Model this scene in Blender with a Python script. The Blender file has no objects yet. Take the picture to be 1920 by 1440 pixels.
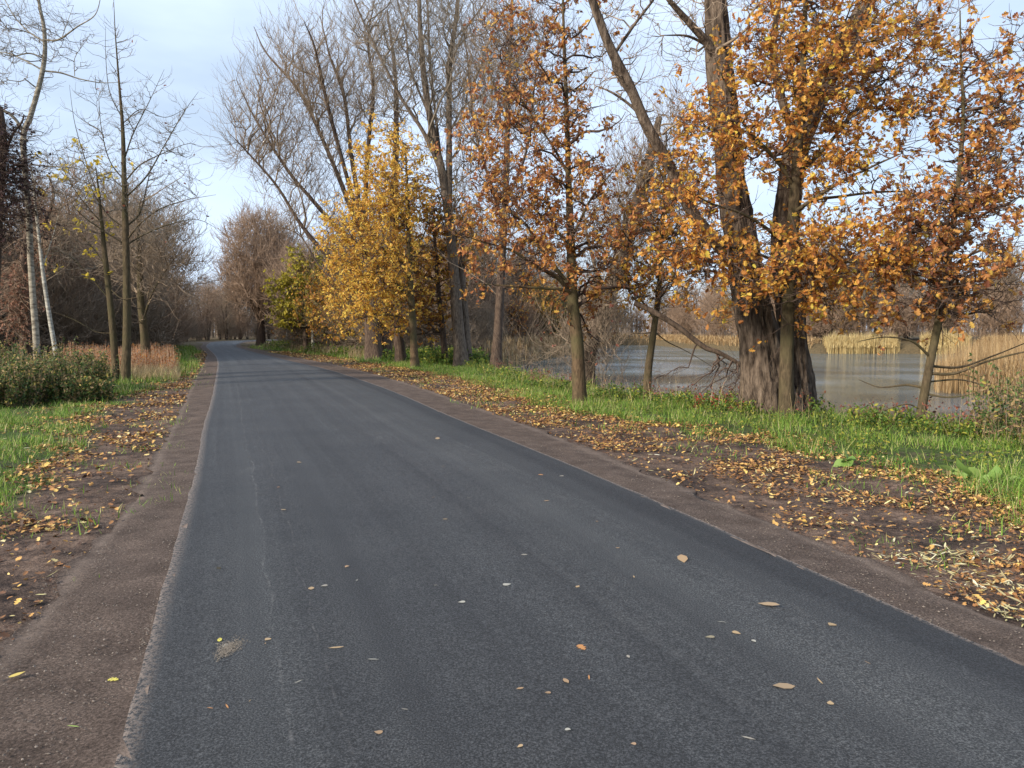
import bpy, math, numpy as np
from mathutils import Vector

C = bpy.context.scene.collection
# ------------------------------------------------------------------ camera
F = 1442.0                      # focal length in photo pixels (1920 wide)
H = 1.6                         # eye height
HOR = 620.0                     # horizon row
PITCH = math.atan((720 - HOR) / F)
cam_d = bpy.data.cameras.new('camera'); cam = bpy.data.objects.new('camera', cam_d); C.objects.link(cam)
cam_d.sensor_width = 36.0; cam_d.lens = 36.0 * F / 1920; cam_d.clip_end = 3000; cam_d.clip_start = 0.05
cam.location = (0, 0, H); cam.rotation_euler = (math.pi / 2 - PITCH, 0, 0)
bpy.context.scene.camera = cam
# ------------------------------------------------------------------ light
SUN_EL, SUN_AZ = math.radians(27), math.radians(-128)    # azimuth from +Y, clockwise: behind and to the left
EXPO = 0.55
sc = bpy.context.scene
sc.view_settings.view_transform = 'Standard'; sc.view_settings.look = 'None'
sc.view_settings.exposure = EXPO; sc.view_settings.gamma = 1
w = bpy.data.worlds.new('World'); sc.world = w; w.use_nodes = True
nt = w.node_tree; nt.nodes.clear()
out = nt.nodes.new('ShaderNodeOutputWorld'); bg = nt.nodes.new('ShaderNodeBackground')
sky = nt.nodes.new('ShaderNodeTexSky'); sky.sky_type = 'NISHITA'; sky.sun_disc = False
sky.sun_elevation = SUN_EL; sky.sun_rotation = SUN_AZ; sky.air_density = 1.0; sky.dust_density = 2.0; sky.ozone_density = 1.5
tc = nt.nodes.new('ShaderNodeTexCoord'); mp = nt.nodes.new('ShaderNodeMapping'); mp.inputs['Scale'].default_value = (1, 1, 3.2)
nz = nt.nodes.new('ShaderNodeTexNoise'); nz.inputs['Scale'].default_value = 2.2; nz.inputs['Detail'].default_value = 5; nz.inputs['Roughness'].default_value = .5
cr = nt.nodes.new('ShaderNodeValToRGB'); cr.color_ramp.elements[0].position = .36; cr.color_ramp.elements[1].position = .62
cr.color_ramp.elements[0].color = (.50, .50, .50, 1); cr.color_ramp.elements[1].color = (.88, .88, .88, 1)
mx = nt.nodes.new('ShaderNodeMixRGB'); mx.inputs[2].default_value = (6.5, 7.8, 9.8, 1)
L = nt.links.new
L(tc.outputs['Generated'], mp.inputs[0]); L(mp.outputs[0], nz.inputs[0]); L(nz.outputs[0], cr.inputs[0])
L(cr.outputs[0], mx.inputs[0]); L(sky.outputs[0], mx.inputs[1]); L(mx.outputs[0], bg.inputs[0]); L(bg.outputs[0], out.inputs[0])
bg.inputs[1].default_value = 0.10
sd = bpy.data.lights.new('sun', 'SUN'); sd.energy = 4.5; sd.angle = math.radians(5.0); sd.color = (1, .90, .76)
so = bpy.data.objects.new('sun', sd); C.objects.link(so)
sv = Vector((math.sin(SUN_AZ) * math.cos(SUN_EL), math.cos(SUN_AZ) * math.cos(SUN_EL), math.sin(SUN_EL)))
so.rotation_euler = sv.to_track_quat('Z', 'Y').to_euler(); so.location = (-30, -30, 40)
cp = sc.cycles; cp.max_bounces = 6; cp.diffuse_bounces = 3; cp.glossy_bounces = 3; cp.transmission_bounces = 3; cp.transparent_max_bounces = 6

# ------------------------------------------------------------------ pixel helpers
cP, sP = math.cos(PITCH), math.sin(PITCH)
def ray(px, py):
    x = (np.asarray(px, float) - 960) / F; y = (720 - np.asarray(py, float)) / F
    return np.stack([x, cP + sP * y, -sP + cP * y], -1)
def G(px, py, z=0.0):           # pixel -> point at height z
    r = ray(px, py); return np.array([0, 0, H]) + r * ((z - H) / r[..., 2])[..., None]
def PD(px, py, Y):              # pixel -> point at distance Y
    r = ray(px, py); return np.array([0, 0, H]) + r * (np.asarray(Y, float) / r[..., 1])[..., None]
def GY(px, Y): return (px - 960) / F * Y      # x of a ground point at distance Y

# ------------------------------------------------------------------ numpy noise
_r = np.random.default_rng(7); _tab = _r.random((256, 256))
def vnoise(x, y):
    x = np.asarray(x, float); y = np.asarray(y, float)
    xi = np.floor(x).astype(int); yi = np.floor(y).astype(int); fx = x - xi; fy = y - yi
    fx = fx * fx * (3 - 2 * fx); fy = fy * fy * (3 - 2 * fy)
    a = _tab[xi & 255, yi & 255]; b = _tab[(xi + 1) & 255, yi & 255]; c = _tab[xi & 255, (yi + 1) & 255]; d = _tab[(xi + 1) & 255, (yi + 1) & 255]
    return (a * (1 - fx) + b * fx) * (1 - fy) + (c * (1 - fx) + d * fx) * fy
def fbm(x, y, o=4):
    s = 0; a = .5; t = 0
    for i in range(o): s = s + a * vnoise(x * 2**i + 17 * i, y * 2**i + 31 * i); t += a; a *= .5
    return s / t
def sstep(a, b, x): t = np.clip((x - a) / (b - a), 0, 1); return t * t * (3 - 2 * t)
def inpoly(p, poly):
    x, y = p[..., 0], p[..., 1]; r = np.zeros(x.shape, bool); n = len(poly)
    for i in range(n):
        x1, y1 = poly[i]; x2, y2 = poly[(i + 1) % n]
        if y1 == y2: continue
        r ^= ((y1 > y) != (y2 > y)) & (x < (x2 - x1) * (y - y1) / (y2 - y1) + x1)
    return r
def dist_line(p, line, closed=False):
    d = np.full(p.shape[:-1], 1e9); n = len(line)
    for i in range(n if closed else n - 1):
        a = np.array(line[i][:2]); b = np.array(line[(i + 1) % n][:2]); ab = b - a
        t = np.clip(((p[..., :2] - a) @ ab) / max(ab @ ab, 1e-9), 0, 1)
        d = np.minimum(d, np.linalg.norm(p[..., :2] - (a + t[..., None] * ab), axis=-1))
    return d
def nrm(v): return v / np.maximum(np.linalg.norm(v, axis=-1, keepdims=True), 1e-9)
def smooth_path(P, n):          # Catmull-Rom resample, works for any column count
    P = np.asarray(P, float); m = len(P); Q = np.vstack([2 * P[0] - P[1], P, 2 * P[-1] - P[-2]])
    t = np.linspace(0, m - 1 - 1e-6, n); i = t.astype(int); f = (t - i)[:, None]
    a, b, c, d = Q[i], Q[i + 1], Q[i + 2], Q[i + 3]
    return .5 * ((2 * b) + (-a + c) * f + (2 * a - 5 * b + 4 * c - d) * f**2 + (-a + 3 * b - 3 * c + d) * f**3)

# ------------------------------------------------------------------ object helpers
def mesh(name, V, Fs, mat, parent=None, smooth=True, uv=None, attr=None, mats=None, midx=None):
    if not isinstance(Fs, (list, tuple)): Fs = [Fs]
    me = bpy.data.meshes.new(name); V = np.asarray(V, np.float32).reshape(-1, 3)
    Fs = [f for f in Fs if len(f)]
    tot = np.concatenate([np.full(len(f), f.shape[1], np.int32) for f in Fs]); idx = np.concatenate([f.ravel() for f in Fs]).astype(np.int32)
    me.vertices.add(len(V)); me.vertices.foreach_set('co', V.ravel())
    me.loops.add(len(idx)); me.loops.foreach_set('vertex_index', idx)
    me.polygons.add(len(tot)); st = np.concatenate([[0], np.cumsum(tot)[:-1]]).astype(np.int32)
    me.polygons.foreach_set('loop_start', st); me.polygons.foreach_set('loop_total', tot)
    me.polygons.foreach_set('use_smooth', np.full(len(tot), smooth))
    if uv is not None:
        l = me.uv_layers.new(name='UVMap'); l.data.foreach_set('uv', np.asarray(uv, np.float32)[idx].ravel())
    if attr:
        for k, a in attr.items():
            at = me.attributes.new(k, 'FLOAT', 'POINT'); at.data.foreach_set('value', np.asarray(a, np.float32))
    me.update(calc_edges=True)
    me.materials.append(mat)
    o = bpy.data.objects.new(name, me); C.objects.link(o)
    if parent: o.parent = parent
    return o
def tag(o, label=None, cat=None, group=None, kind=None):
    if label: o['label'] = label
    if cat: o['category'] = cat
    if group: o['group'] = group
    if kind: o['kind'] = kind
    return o
def empty(name, loc=(0, 0, 0)):
    o = bpy.data.objects.new(name, None); C.objects.link(o); o.location = loc; o.empty_display_size = .3; return o
def copy_tree(root, loc, rz, s, label=None, group=None):
    r = root.copy(); C.objects.link(r); r.location = loc; r.rotation_euler = (0, 0, rz); r.scale = (s, s, s) if np.isscalar(s) else s
    if label: r['label'] = label
    if group: r['group'] = group
    for ch in list(root.children):
        c = ch.copy(); C.objects.link(c); c.parent = r
    return r

# ------------------------------------------------------------------ materials
def ramp(n, stops):
    r = n.new('ShaderNodeValToRGB'); e = r.color_ramp.elements
    while len(e) < len(stops): e.new(.5)
    for i, (p, c) in enumerate(stops): e[i].position = p; e[i].color = (*c, 1)
    return r
def leaf_mat(name, stops, transl=.35, rough=.55):
    m = bpy.data.materials.new(name); m.use_nodes = True; n = m.node_tree.nodes; l = m.node_tree.links.new; n.clear()
    o = n.new('ShaderNodeOutputMaterial'); g = n.new('ShaderNodeNewGeometry'); r = ramp(n, stops)
    l(g.outputs['Random Per Island'], r.inputs[0])
    p = n.new('ShaderNodeBsdfPrincipled'); p.inputs['Roughness'].default_value = rough; p.inputs['Specular IOR Level'].default_value = .3
    t = n.new('ShaderNodeBsdfTranslucent'); mixs = n.new('ShaderNodeMixShader'); mixs.inputs[0].default_value = transl
    l(r.outputs[0], p.inputs['Base Color']); l(r.outputs[0], t.inputs[0]); l(p.outputs[0], mixs.inputs[1]); l(t.outputs[0], mixs.inputs[2]); l(mixs.outputs[0], o.inputs[0])
    return m
def bark_mat(name, c1, c2, scale=(9, 9, 2.2), bump=.5, moss=None, c3=None, bs=.03):
    m = bpy.data.materials.new(name); m.use_nodes = True; n = m.node_tree.nodes; l = m.node_tree.links.new
    p = n['Principled BSDF']; p.inputs['Roughness'].default_value = .9; p.inputs['Specular IOR Level'].default_value = .15
    t = n.new('ShaderNodeTexCoord'); mpn = n.new('ShaderNodeMapping'); mpn.inputs['Scale'].default_value = scale
    a = n.new('ShaderNodeTexNoise'); a.inputs['Scale'].default_value = 2.0; a.inputs['Detail'].default_value = 6; a.inputs['Roughness'].default_value = .65
    l(t.outputs['Object'], mpn.inputs[0]); l(mpn.outputs[0], a.inputs[0])
    st = [(.36, c1), (.62, c2)]
    if c3: st.append((.75, c3))
    r = ramp(n, st); l(a.outputs[0], r.inputs[0]); col = r.outputs[0]
    if moss:
        b = n.new('ShaderNodeTexNoise'); b.inputs['Scale'].default_value = 1.6; b.inputs['Detail'].default_value = 4
        l(t.outputs['Object'], b.inputs[0]); rr = ramp(n, [(.42, (0, 0, 0)), (.6, (.8, .8, .8))]); l(b.outputs[0], rr.inputs[0])
        mxx = n.new('ShaderNodeMixRGB'); l(rr.outputs[0], mxx.inputs[0]); l(col, mxx.inputs[1]); mxx.inputs[2].default_value = (*moss, 1); col = mxx.outputs[0]
    l(col, p.inputs['Base Color'])
    bp = n.new('ShaderNodeBump'); bp.inputs['Strength'].default_value = bump; bp.inputs['Distance'].default_value = bs
    l(a.outputs[0], bp.inputs['Height']); l(bp.outputs[0], p.inputs['Normal'])
    return m
def plain(name, c, rough=.85):
    m = bpy.data.materials.new(name); m.use_nodes = True; p = m.node_tree.nodes['Principled BSDF']
    n = m.node_tree.nodes; l = m.node_tree.links.new
    g = n.new('ShaderNodeNewGeometry'); r = ramp(n, [(0, tuple(v * .7 for v in c)), (1, tuple(min(1, v * 1.3) for v in c))])
    l(g.outputs['Random Per Island'], r.inputs[0]); l(r.outputs[0], p.inputs['Base Color'])
    p.inputs['Roughness'].default_value = rough; p.inputs['Specular IOR Level'].default_value = .2
    return m

M = {}
M['oakleaf'] = leaf_mat('golden_oak_leaves', [(0, (.24, .085, .03)), (.22, (.44, .175, .05)), (.5, (.64, .30, .07)), (.75, (.76, .42, .09)), (.92, (.82, .54, .10)), (1, (.74, .62, .10))], .5)
M['rustleaf'] = leaf_mat('rust_oak_leaves', [(0, (.20, .07, .04)), (.3, (.38, .15, .06)), (.6, (.56, .26, .08)), (.85, (.70, .38, .10)), (1, (.72, .48, .10))], .48)
M['goldleaf'] = leaf_mat('yellow_leaves', [(0, (.48, .23, .06)), (.35, (.72, .42, .09)), (.7, (.84, .58, .11)), (1, (.86, .68, .15))], .5)
M['amberleaf'] = leaf_mat('amber_leaves', [(0, (.26, .10, .035)), (.4, (.44, .20, .045)), (.8, (.58, .33, .05)), (1, (.60, .42, .06))], .4)
M['limeleaf'] = leaf_mat('yellow_green_leaves', [(0, (.16, .15, .03)), (.4, (.30, .25, .035)), (.8, (.46, .38, .04)), (1, (.52, .44, .06))], .4)
M['ylwleaf'] = leaf_mat('bright_yellow_leaves', [(0, (.62, .44, .04)), (1, (.78, .62, .08))], .4)
M['reddry'] = leaf_mat('reddish_dry_leaves', [(0, (.08, .028, .02)), (.5, (.19, .06, .045)), (1, (.34, .13, .07))], .3)
M['bush'] = leaf_mat('bramble_leaves', [(0, (.035, .06, .02)), (.35, (.08, .13, .035)), (.55, (.14, .19, .045)), (.68, (.24, .17, .08)), (.88, (.34, .23, .11)), (1, (.44, .36, .08))], .3)
M['herb'] = leaf_mat('herb_leaves', [(0, (.05, .10, .02)), (.5, (.11, .19, .03)), (.8, (.22, .26, .04)), (1, (.42, .38, .06))], .35)
M['grass'] = leaf_mat('grass_blades', [(0, (.06, .12, .02)), (.35, (.14, .25, .032)), (.68, (.22, .36, .05)), (.84, (.36, .38, .10)), (1, (.52, .44, .24))], .35)
M['straw'] = leaf_mat('straw_blades', [(0, (.24, .17, .09)), (.5, (.40, .30, .16)), (1, (.55, .44, .26))], .3)
M['reed'] = leaf_mat('reed_blades', [(0, (.20, .12, .055)), (.5, (.38, .25, .12)), (.85, (.52, .37, .19)), (1, (.62, .47, .27))], .3)
M['reedpale'] = leaf_mat('pale_reed_blades', [(0, (.38, .27, .12)), (.5, (.56, .43, .20)), (1, (.70, .58, .30))], .3)
M['orange'] = leaf_mat('orange_weed', [(0, (.14, .05, .025)), (.5, (.42, .14, .04)), (.8, (.50, .23, .06)), (1, (.38, .28, .12))], .3)
M['vine'] = leaf_mat('dry_vine', [(0, (.12, .055, .035)), (.5, (.24, .11, .07)), (1, (.36, .19, .12))], .25)
M['dark'] = leaf_mat('dark_ivy', [(0, (.03, .015, .016)), (1, (.09, .045, .04))], .2)
M['litter'] = leaf_mat('fallen_leaf', [(0, (.06, .032, .02)), (.3, (.17, .08, .038)), (.58, (.34, .165, .06)), (.8, (.52, .29, .09)), (.93, (.66, .45, .12)), (1, (.66, .56, .28))], .1, .6)
M['willowlit'] = leaf_mat('fallen_slender_leaf', [(0, (.22, .15, .08)), (.4, (.42, .36, .18)), (.7, (.55, .50, .22)), (1, (.66, .62, .48))], .1, .5)
M['redleaf'] = leaf_mat('crimson_leaves', [(0, (.20, .02, .02)), (1, (.42, .05, .04))], .3)
M['dock'] = leaf_mat('dock_leaves', [(0, (.16, .28, .06)), (1, (.34, .44, .14))], .35)
M['stain'] = plain('tan_stain', (.22, .185, .145))
M['pebble'] = plain('pebbles', (.17, .14, .115))
M['oakbark'] = bark_mat('olive_oak_bark', (.05, .034, .021), (.13, .088, .052), (11, 11, 3), .6, (.085, .075, .036))
M['greenbark'] = bark_mat('green_bark', (.045, .034, .021), (.115, .085, .05), (12, 12, 3), .5, (.07, .06, .03))
M['willow'] = bark_mat('willow_bark', (.035, .025, .019), (.17, .128, .095), (6, 6, 1.3), 1.0, None, (.28, .225, .175), .07)
M['willowdark'] = bark_mat('dark_willow_bark', (.035, .024, .018), (.10, .072, .052), (7, 7, 1.6), .9, None, None, .05)
M['grey'] = bark_mat('grey_bark', (.07, .052, .04), (.19, .15, .115), (9, 9, 2.5), .5)
M['darkbark'] = bark_mat('dark_bark', (.045, .03, .024), (.12, .085, .062), (9, 9, 2.5), .5)
M['birch'] = bark_mat('pale_bark', (.13, .11, .085), (.36, .32, .25), (3, 3, 9), .3)
M['birchw'] = bark_mat('white_bark', (.17, .155, .13), (.46, .44, .38), (2.5, 2.5, 7), .2)
M['twig'] = plain('dark_twig', (.085, .058, .045))
M['twiggrey'] = plain('grey_twig', (.19, .16, .125))
M['twigred'] = plain('red_brown_twig', (.28, .195, .135))
M['twigbrown'] = plain('brown_twig', (.23, .175, .125))
M['twigolive'] = plain('olive_twig', (.13, .11, .055))

# ------------------------------------------------------------------ tubes and branching
def tubes(pts, rad, k):
    N, P = pts.shape[:2]
    T = np.gradient(pts, axis=1); T = nrm(T)
    ref = np.where(np.abs(T[:, 0, 2:3]) > .9, np.array([[1., 0, 0]]), np.array([[0, 0, 1.]]))
    n = nrm(np.cross(T[:, 0], ref)); ns = [n]
    for i in range(1, P):
        n = nrm(n - (n * T[:, i]).sum(-1, keepdims=True) * T[:, i]); ns.append(n)
    Nn = np.stack(ns, 1); B = np.cross(T, Nn)
    a = np.arange(k) * 2 * math.pi / k
    V = pts[:, :, None] + rad[:, :, None, None] * (np.cos(a)[None, None, :, None] * Nn[:, :, None] + np.sin(a)[None, None, :, None] * B[:, :, None])
    base = (np.arange(N) * P * k)[:, None, None] + (np.arange(P - 1) * k)[None, :, None]
    j = np.arange(k)[None, None, :]; j2 = (j + 1) % k
    q = np.stack([base + j, base + j2, base + k + j2, base + k + j], -1).reshape(-1, 4)
    return V.reshape(-1, 3), q
class Acc:
    def __init__(s): s.V = []; s.F = []; s.n = 0
    def add(s, V, Fq):
        s.V.append(V); s.F.append(Fq + s.n); s.n += len(V)
    def build(s, name, mat, parent=None, **k):
        Fs = {}
        for f in s.F: Fs.setdefault(f.shape[1], []).append(f)
        return mesh(name, np.concatenate(s.V), [np.concatenate(v) for v in Fs.values()], mat, parent, **k)
def bark_tube(path, rad, k, seed, ridge=.05, flare=.5, n=None):
    """path (m,3) control points, rad (m,): a trunk with root flare and bark ridges"""
    m = len(path); n = n or max(14, m * 7)
    S = smooth_path(np.column_stack([path, rad]), n); pts = S[:, :3]; r = np.maximum(S[:, 3], .004)
    V, q = tubes(pts[None], r[None], k)
    V = V.reshape(n, k, 3); a = np.arange(k) / k * 2 * math.pi
    L_ = np.concatenate([[0], np.cumsum(np.linalg.norm(np.diff(pts, axis=0), axis=1))])
    A, Z = np.meshgrid(a, L_)
    rr = (r / r[0])[:, None]
    circ = np.stack([np.cos(A), np.sin(A)], -1)
    tw = A + .15 * Z
    f1 = fbm(np.cos(tw) * 2.2 + 5 + seed, np.sin(tw) * 2.2 + Z * .8 + seed * 3, 3) - .5
    nr = max(7, int(k / 3))
    wf = 2.4 if ridge > .1 else 1.
    f2 = np.abs(np.sin(tw * nr / 2 + 5 * wf * fbm(np.cos(A) * 3 + seed, Z * 1.6 * wf + np.sin(A) * 3, 3))) - .5
    roots = (np.cos(tw * 3 + seed) * .5 + np.cos(tw * 5 + seed * 2) * .4)
    fl = np.exp(-Z / (r[0] * 1.6))
    mult = .94 + f1 * .35 * (ridge / .05) ** .5 + f2 * ridge + flare * fl * (0.55 + .5 * roots)
    V = pts[:, None] + (V - pts[:, None]) * mult[..., None]
    return V.reshape(-1, 3), q, pts, r
class Skel:
    """a cloud of points on the wood that new branches may spring from"""
    def __init__(s): s.p = np.zeros((0, 3)); s.r = np.zeros(0); s.t = np.zeros((0, 3))
    def add(s, pts, rad, skip=0.):
        T = nrm(np.gradient(pts, axis=-2)); P = pts.shape[-2]; k = int(P * skip)
        s.p = np.vstack([s.p, pts[..., k:, :].reshape(-1, 3)]); s.r = np.concatenate([s.r, rad[..., k:].ravel()]); s.t = np.vstack([s.t, T[..., k:, :].reshape(-1, 3)])
def reach(rng, sk, tips, slope, rk, P=8, wob=.08, w=.7, rmax=.6, rtip=.004, minz=None, sag=0.):
    """branches that run from the best point of the wood out to each tip"""
    best = np.zeros(len(tips), int)
    pool = np.arange(len(sk.p))
    if minz is not None: pool = pool[sk.p[:, 2] > minz]
    if len(pool) > 5000: pool = rng.choice(pool, 5000, replace=False)
    SP = sk.p[pool]
    for a in range(0, len(tips), 500):
        d = tips[a:a + 500, None] - SP[None]; h = np.hypot(d[..., 0], d[..., 1])
        dist = np.sqrt(h**2 + d[..., 2]**2)
        c = dist + w * np.abs(d[..., 2] - slope * h) + np.where(dist < .25, 2, 0)
        best[a:a + 500] = pool[np.argmin(c + rng.random(c.shape) * .12 * dist, 1)]
    p0 = sk.p[best]; t0 = sk.t[best]; r0 = sk.r[best]; d = tips - p0; Ln = np.linalg.norm(d, axis=1)
    m0 = nrm(nrm(d) * .9 + t0 * .35 + np.array([0, 0, -.25 + .0 * slope]) * (1 if slope < 1 else 0)) * Ln[:, None]
    m1 = nrm(nrm(d) + np.array([0, 0, .45 - sag])) * Ln[:, None]
    u = np.linspace(0, 1, P)[None, :, None]
    h00 = 2*u**3 - 3*u**2 + 1; h10 = u**3 - 2*u**2 + u; h01 = -2*u**3 + 3*u**2; h11 = u**3 - u**2
    pts = h00 * p0[:, None] + h10 * m0[:, None] + h01 * tips[:, None] + h11 * m1[:, None]
    nn = rng.normal(size=pts.shape); nn = (nn + np.roll(nn, 1, 1)) * wob * Ln[:, None, None] * .5
    nn *= np.sin(u * math.pi) ** .6
    pts = pts + nn
    rs = np.minimum(r0 * rmax, rk * Ln ** .9 + rtip)
    rad = rs[:, None] * (1 - np.linspace(0, 1, P)[None]) ** .8 + rtip
    return pts, rad
def spawn(rng, pts, rad, per, t0, ang, ln, P=4, wob=.12, up=.1, r=.004, rt=.002):
    N, Q = pts.shape[:2]; n = int(N * per)
    if n < 1: return np.zeros((0, P, 3)), np.zeros((0, P))
    i = rng.integers(0, N, n); t = (t0 + (1 - t0) * rng.random(n) ** .8) * (Q - 1.001); j = t.astype(int); f = (t - j)[:, None]
    p0 = pts[i, j] * (1 - f) + pts[i, j + 1] * f; T = nrm(pts[i, j + 1] - pts[i, j])
    v = nrm(np.cross(T, rng.normal(size=(n, 3)))); a = (ang * (1 + .35 * rng.normal(size=n)))[:, None]
    d = np.cos(a) * T + np.sin(a) * v; Ln = ln * (.5 + rng.random(n)); q = [p0]; p = p0
    for k in range(1, P):
        d = nrm(d + rng.normal(size=d.shape) * wob + np.array([0, 0, up])); p = p + d * (Ln / (P - 1))[:, None]; q.append(p)
    pp = np.stack(q, 1); rr = np.linspace(r, rt, P)[None] * (.7 + .6 * rng.random(n))[:, None]
    return pp, rr
LOB = (np.array([0, .10, .24, .36, .50, .63, .78, .90, 1.0]), np.array([.012, .05, .24, .11, .36, .15, .30, .20, .01]))
ELL = (np.array([0, .25, .6, 1.0]), np.array([.015, .22, .24, .01]))
SLIM = (np.array([0, .3, .7, 1.0]), np.array([.01, .075, .07, .005]))
HEART = (np.array([0, .08, .3, .55, .8, 1.0]), np.array([.02, .28, .40, .33, .16, .01]))
def leaves(rng, pos, size, shape=LOB, drop=.35, flat=None, droop=.3):
    N = len(pos); x, wd = shape; k = len(x)
    d = nrm(rng.normal(size=(N, 3)) + np.array([0, 0, -drop]))
    if flat is not None:      # lying on the ground
        a = rng.random(N) * 2 * math.pi; d = np.stack([np.cos(a), np.sin(a), rng.normal(size=N) * flat], -1); d = nrm(d)
        up = nrm(np.array([[0, 0, 1.]]) + rng.normal(size=(N, 3)) * flat)
    else: up = nrm(rng.normal(size=(N, 3)) + np.array([-.2, -.2, .7]))
    s = nrm(np.cross(d, up)); nn = np.cross(s, d)
    sz = size * (.6 + .8 * rng.random(N)); curl = droop * rng.normal(size=N) * .7; fold = (.25 + .5 * rng.random(N)) * (1 if flat is None else min(1., flat * 1.1))
    ws = .8 + .5 * rng.random(N)
    X = x[None, :, None] * sz[:, None, None]; bend = (x**2)[None] * curl[:, None] * sz[:, None]
    rib = pos[:, None] + d[:, None] * X + nn[:, None] * bend[..., None]
    wv = wd[None] * sz[:, None] * ws[:, None]
    up_ = nn[:, None] * (wv * fold[:, None])[..., None]
    e1 = rib + s[:, None] * wv[..., None] + up_; e2 = rib - s[:, None] * wv[..., None] + up_
    V = np.stack([e1, rib, e2], 2).reshape(-1, 3)
    b = (np.arange(N) * k * 3)[:, None] + (np.arange(k - 1) * 3)[None]
    q = np.concatenate([np.stack([b, b + 1, b + 4, b + 3], -1).reshape(-1, 4), np.stack([b + 1, b + 2, b + 5, b + 4], -1).reshape(-1, 4)])
    return V, q
def blob_points(rng, blobs, n):
    """blobs: (px, py, rx_px, ry_px, Y, depth_radius_m, weight)"""
    W = np.array([b[2] * b[3] * b[6] for b in blobs], float); i = rng.choice(len(blobs), n, p=W / W.sum())
    B = np.array(blobs, float)[i]; v = nrm(rng.normal(size=(n, 3))) * (rng.random(n) ** .38)[:, None]
    Y = B[:, 4] + v[:, 1] * B[:, 5]
    c = PD(B[:, 0], B[:, 1], B[:, 4]); s = B[:, 4] / F
    return np.stack([c[:, 0] + v[:, 0] * B[:, 2] * s, Y, c[:, 2] + v[:, 2] * B[:, 3] * s], -1)
def path_px(pl, Y, dY=0.):
    a = np.array(pl, float); u = np.linspace(0, 1, len(a)); return PD(a[:, 0], a[:, 1], Y + dY * u)

def hero(name, label, cat, seed, Y, stems, limbs=(), blobs=None, lv=(30, 200, 900), slope=.4, wood='oakbark', twig='twig', k=16, ridge=.05, flare=.5,
         leaf=None, twigs=2.0, twl=.35, twr=.0045, ta=.7, twup=.1, group=None, rk=.022, wob=.08, minz=None, jit=.35, skip=.25, ups=None, rfine=.005, w=.7, sag=0.):
    """stems: [(pixel polyline, radii)], limbs: same plus depth drift; blobs: crown volume; lv: number of branches of each order"""
    rng = np.random.default_rng(seed)
    base = path_px(stems[0][0][:1], Y)[0].copy(); base[2] = ground_z(base[0], base[1])
    root = empty(name, tuple(base)); tag(root, label, cat, group)
    tr = Acc(); sk = Skel()
    for si, st in enumerate(stems):
        pl, rd = st[0], st[1]; dY = st[2] if len(st) > 2 else 0.
        p = path_px(pl, Y + (st[3] if len(st) > 3 else 0), dY); rd = np.interp(np.linspace(0, 1, len(p)), np.linspace(0, 1, len(rd)), rd)
        if si == 0 or (len(st) > 4 and st[4]): p[0, 2] = ground_z(p[0, 0], p[0, 1]) - .12
        V, q, pts, r = bark_tube(p, rd, k, seed + si, ridge, flare if (si == 0 or (len(st) > 4 and st[4])) else 0.)
        tr.add(V - base, q); sk.add(pts, r, skip if si == 0 else .15)
    br = Acc()
    for li, lb in enumerate(limbs):
        p = path_px(lb[0], Y, lb[2] if len(lb) > 2 else rng.normal() * 1.0); rd = .85 * np.interp(np.linspace(0, 1, len(p)), np.linspace(0, 1, len(lb[1])), lb[1])
        V, q, pts, r = bark_tube(p, rd, 8, seed + 50 + li, .03, 0., n=len(p) * 6)
        tr.add(V - base, q); sk.add(pts, r, .1)
    last = []
    if blobs:
        t1 = blob_points(rng, blobs, lv[0]); a, ra = reach(rng, sk, t1, slope, rk, 9, wob, w, minz=minz, rtip=rfine, sag=sag); br.add(*(lambda v, q: (v - base, q))(*tubes(a, ra, 6))); sk.add(a, ra, .15)
        t2 = blob_points(rng, blobs, lv[1]); b, rb = reach(rng, sk, t2, slope, rk * .75, 7, wob, w, minz=minz, rtip=rfine * .8, sag=sag); br.add(*(lambda v, q: (v - base, q))(*tubes(b, rb, 5))); sk.add(b, rb, .15)
        i = rng.integers(0, len(t2), lv[2]); t3 = b[i, rng.integers(3, 7, lv[2])] + rng.normal(size=(lv[2], 3)) * jit + np.array([0, 0, jit * .4])
        t3 = t3[t3[:, 2] > base[2] + .8]
        c, rc = reach(rng, sk, t3, slope, rk * .5, 5, wob, w, minz=minz, rtip=rfine * .55, sag=sag); br.add(*(lambda v, q: (v - base, q))(*tubes(c, rc, 4)))
        last = c
        if twigs:
            allp = np.concatenate([b[:, 1::1][:, :5], c]) ; 
            tw, rw = spawn(rng, allp, None, twigs, .15, ta, twl, 4, .12, twup, twr, twr * .5)
            br.add(*(lambda v, q: (v - base, q))(*tubes(tw, rw, 3))); last = tw
    tr.build('trunk', M[wood], root)
    if br.V: br.build('branches', M[twig], root)
    if leaf:
        fo = Acc()
        n, size, mat, shape = leaf[:4]; clump = leaf[4] if len(leaf) > 4 else 3
        i = rng.integers(0, len(last), max(1, n // clump)); i = np.repeat(i, clump); t = rng.random(len(i)) ** .6 * 2.999
        j = t.astype(int); f = (t - j)[:, None]; ps = last[i, j] * (1 - f) + last[i, np.minimum(j + 1, last.shape[1] - 1)] * f + rng.normal(size=(len(i), 3)) * .03
        V, q = leaves(rng, ps, size, shape); fo.add(V - base, q); fo.build('foliage', M[mat], root, smooth=False)
    return root

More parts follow.
